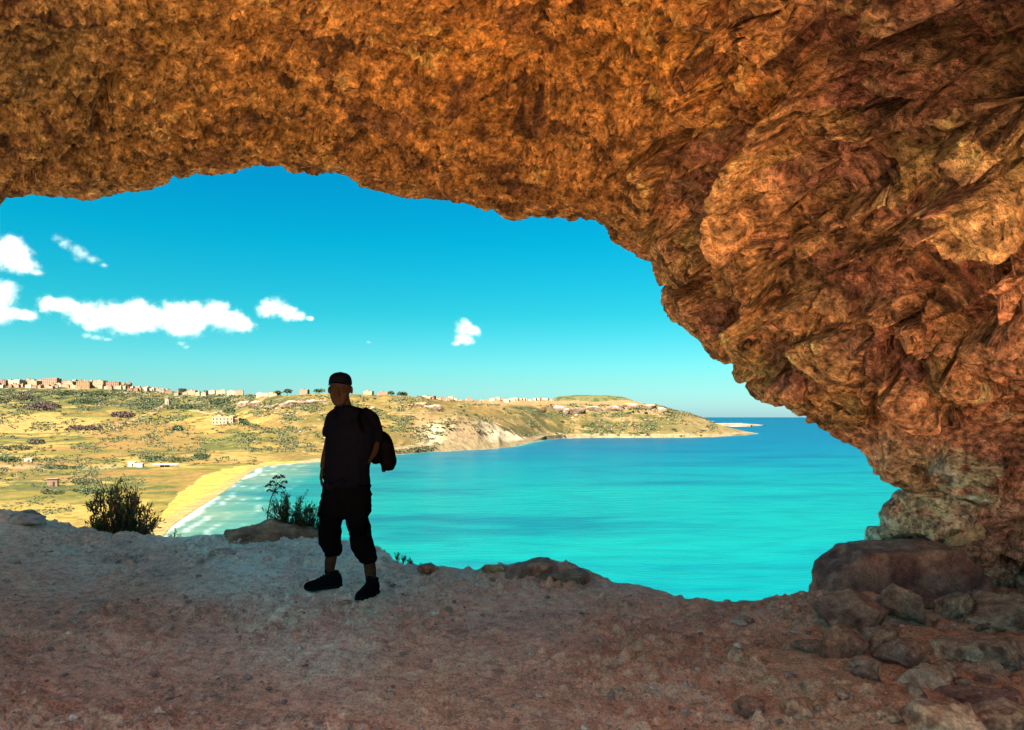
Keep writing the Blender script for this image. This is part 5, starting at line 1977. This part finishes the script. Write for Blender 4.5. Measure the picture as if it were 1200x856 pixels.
# ---- the flat dark hill on the headland
n_u, n_v = 90, 40
u, v = np.meshgrid(np.linspace(-1, 1, n_u), np.linspace(-1, 1, n_v))
c = land_at(692, 2640)
zz = np.clip(1 - np.maximum(np.abs(u) ** 2.6, np.abs(v) ** 2.6), 0, 1) ** .55
P3 = np.stack([c.x + u * 52 * 2.95, 2740 + v * 130, c.z - 4 + zz * 33], -1).reshape(-1, 3).astype(np.float32)
P3[:, 2] += 1.5 * fbm(P3, 1 / 25., 3) * zz.ravel()
me = raw_mesh('hill', P3, quads=grid_quads(n_v, n_u), mat=M_TERR)
cw = sstep(-.1, .2, fbm(P3, 1 / 16., 3, off=4))[:, None]
col_attr(me, cw * np.array([.022, .030, .010]) + (1 - cw) * np.array([.055, .05, .018]))
tag(link('hill', me), kind='structure')

# ================================================================== CLOUDS

def cloud_mat(lumps, dens, ragged, scale):
    """fog whose density falls off towards the outside of a row of puffs and is torn by noise"""
    m = bpy.data.materials.new('cloud')
    m.use_nodes = True
    nn, ll = m.node_tree.nodes, m.node_tree.links
    nn.clear()
    out = nn.new('ShaderNodeOutputMaterial')
    vol = nn.new('ShaderNodeVolumeScatter')
    vol.inputs['Color'].default_value = (.50, .435, .35, 1)
    vol.inputs['Anisotropy'].default_value = 0.0
    ll.new(vol.outputs[0], out.inputs['Volume'])
    pos = nn.new('ShaderNodeNewGeometry').outputs['Position']
    last = None
    for c, rad in lumps:
        a = nn.new('ShaderNodeVectorMath')
        a.operation = 'SUBTRACT'
        a.inputs[1].default_value = c
        ll.new(pos, a.inputs[0])
        b = nn.new('ShaderNodeVectorMath')
        b.operation = 'DIVIDE'
        b.inputs[1].default_value = rad
        ll.new(a.outputs[0], b.inputs[0])
        d = nn.new('ShaderNodeVectorMath')
        d.operation = 'LENGTH'
        ll.new(b.outputs[0], d.inputs[0])
        if last is None:
            last = d.outputs['Value']
        else:
            s = nn.new('ShaderNodeMath')
            s.operation = 'SMOOTH_MIN'
            s.inputs[2].default_value = .25
            ll.new(last, s.inputs[0])
            ll.new(d.outputs['Value'], s.inputs[1])
            last = s.outputs[0]
    nz = nn.new('ShaderNodeTexNoise')
    nz.inputs['Scale'].default_value = scale
    nz.inputs['Detail'].default_value = 6
    nz.inputs['Roughness'].default_value = .62
    ll.new(pos, nz.inputs['Vector'])
    k = nn.new('ShaderNodeMath')
    k.operation = 'MULTIPLY_ADD'
    k.inputs[1].default_value = ragged
    ll.new(nz.outputs['Fac'], k.inputs[0])
    ll.new(last, k.inputs[2])
    mr = nn.new('ShaderNodeMapRange')
    mr.inputs['From Min'].default_value = 1.0 + ragged * .5
    mr.inputs['From Max'].default_value = .10 + ragged * .5
    mr.inputs['To Min'].default_value = 0
    mr.inputs['To Max'].default_value = dens
    ll.new(k.outputs[0], mr.inputs['Value'])
    mr.inputs['To Max'].default_value = 1.0
    pw = nn.new('ShaderNodeMath')
    pw.operation = 'POWER'
    pw.inputs[1].default_value = 2.2
    ll.new(mr.outputs[0], pw.inputs[0])
    ds = nn.new('ShaderNodeMath')
    ds.operation = 'MULTIPLY'
    ds.inputs[1].default_value = dens
    ll.new(pw.outputs[0], ds.inputs[0])
    ll.new(ds.outputs[0], vol.inputs['Density'])
    m.cycles.volume_step_rate = .12
    return m


def cloud(lumps, label, Y=5200, mat=None, seed=0, voxel=14, amp=22):
    """cumulus: lumps given as (px, row, radius px, squash); its box of fog is a lumpy hull round them"""
    r = random.Random(seed)
    s = Y / F
    thin = mat is not None
    bm = bmesh.new()
    L = []
    for l in lumps:
        px, row, R = l[:3]
        q = l[3] if len(l) > 3 else .8
        c = PX(px, row, Y) + Vector((0, r.uniform(-.4, .4) * R * s, 0))
        rad = (R * s * 1.3, R * s * 1.05, R * s * q * 1.32)
        L.append((c, rad))
        ball(bm, c, rad[0] * 1.4, rad[1] * 1.4, rad[2] * 1.45, 3)
    me = bpy.data.meshes.new('c')
    bm.to_mesh(me)
    bm.free()
    tmp = bpy.data.objects.new('c', me)
    C.objects.link(tmp)
    m = tmp.modifiers.new('r', 'REMESH')
    m.mode = 'VOXEL'
    m.voxel_size = voxel
    dg = bpy.context.evaluated_depsgraph_get()
    new = bpy.data.meshes.new_from_object(tmp.evaluated_get(dg))
    bpy.data.objects.remove(tmp)
    new.name = 'cloud'
    new.materials.clear()
    new.materials.append(cloud_mat(L, .010 if thin else .040, 2.1 if thin else 1.9, 1 / 55. if thin else 1 / 62.))
    return tag(link('cloud', new), label, 'cloud')


M_THIN = True
cloud([(60, 357, 13, .7), (78, 359, 14, .7), (98, 368, 16, .8), (122, 372, 20, .75), (143, 370, 19, .8), (166, 368, 17, .85), (178, 374, 20, .7), (205, 370, 21, .75), (230, 372, 19, .8), (255, 370, 18, .85), (270, 377, 17, .7), (288, 381, 11, .7), (150, 381, 22, .5), (215, 383, 24, .5), (110, 382, 14, .5)],
      'long bright cumulus cloud low over the village', seed=3)
cloud([(320, 361, 13, .85), (313, 364, 10, .9), (335, 366, 13, .7), (350, 371, 10, .6), (364, 373, 6, .5)], 'small white cloud right of the long cumulus', seed=7, voxel=10, amp=16)
cloud([(545, 384, 10, 1.0), (553, 389, 9, .9), (540, 397, 8, .9), (548, 398, 10, .7), (535, 403, 6, .6)], 'lone small white cloud over the bay right of the person', seed=11, voxel=9, amp=16)
cloud([(8, 290, 15, 1), (-10, 300, 22, 1), (15, 302, 18, .9), (30, 313, 15, .6), (40, 319, 8, .5), (-35, 300, 25, 1)], 'large white cloud at the left edge highest of the left pair', seed=15)
cloud([(-5, 345, 20, .9), (5, 338, 12, 1), (-25, 350, 25, .8), (12, 368, 16, .5), (30, 370, 13, .5), (-10, 370, 20, .5)], 'white cloud at the left edge below the large left cloud', seed=19)
cloud([(66, 278, 6, .8), (75, 285, 8, .8), (88, 292, 8, .8), (97, 300, 9, .9), (108, 304, 8, .7), (122, 311, 6, .5)], 'thin wispy slanting cloud high above the long cumulus', mat=M_THIN, seed=23, voxel=10, amp=30)
cloud([(212, 403, 6, .6), (218, 407, 5, .5)], 'tiny cloud puff hanging below the long cumulus', mat=M_THIN, seed=27, voxel=7, amp=10)
cloud([(104, 394, 7, .5), (115, 396, 9, .4), (125, 398, 6, .4)], 'faint shred of cloud under the left part of the long cumulus', mat=M_THIN, seed=31, voxel=8, amp=14)
cloud([(432, 401, 3.2, .6), (591, 379, .1, .6)][:1], 'tiny faint cloud speck right of the person\'s head', mat=M_THIN, seed=35, voxel=6, amp=8)
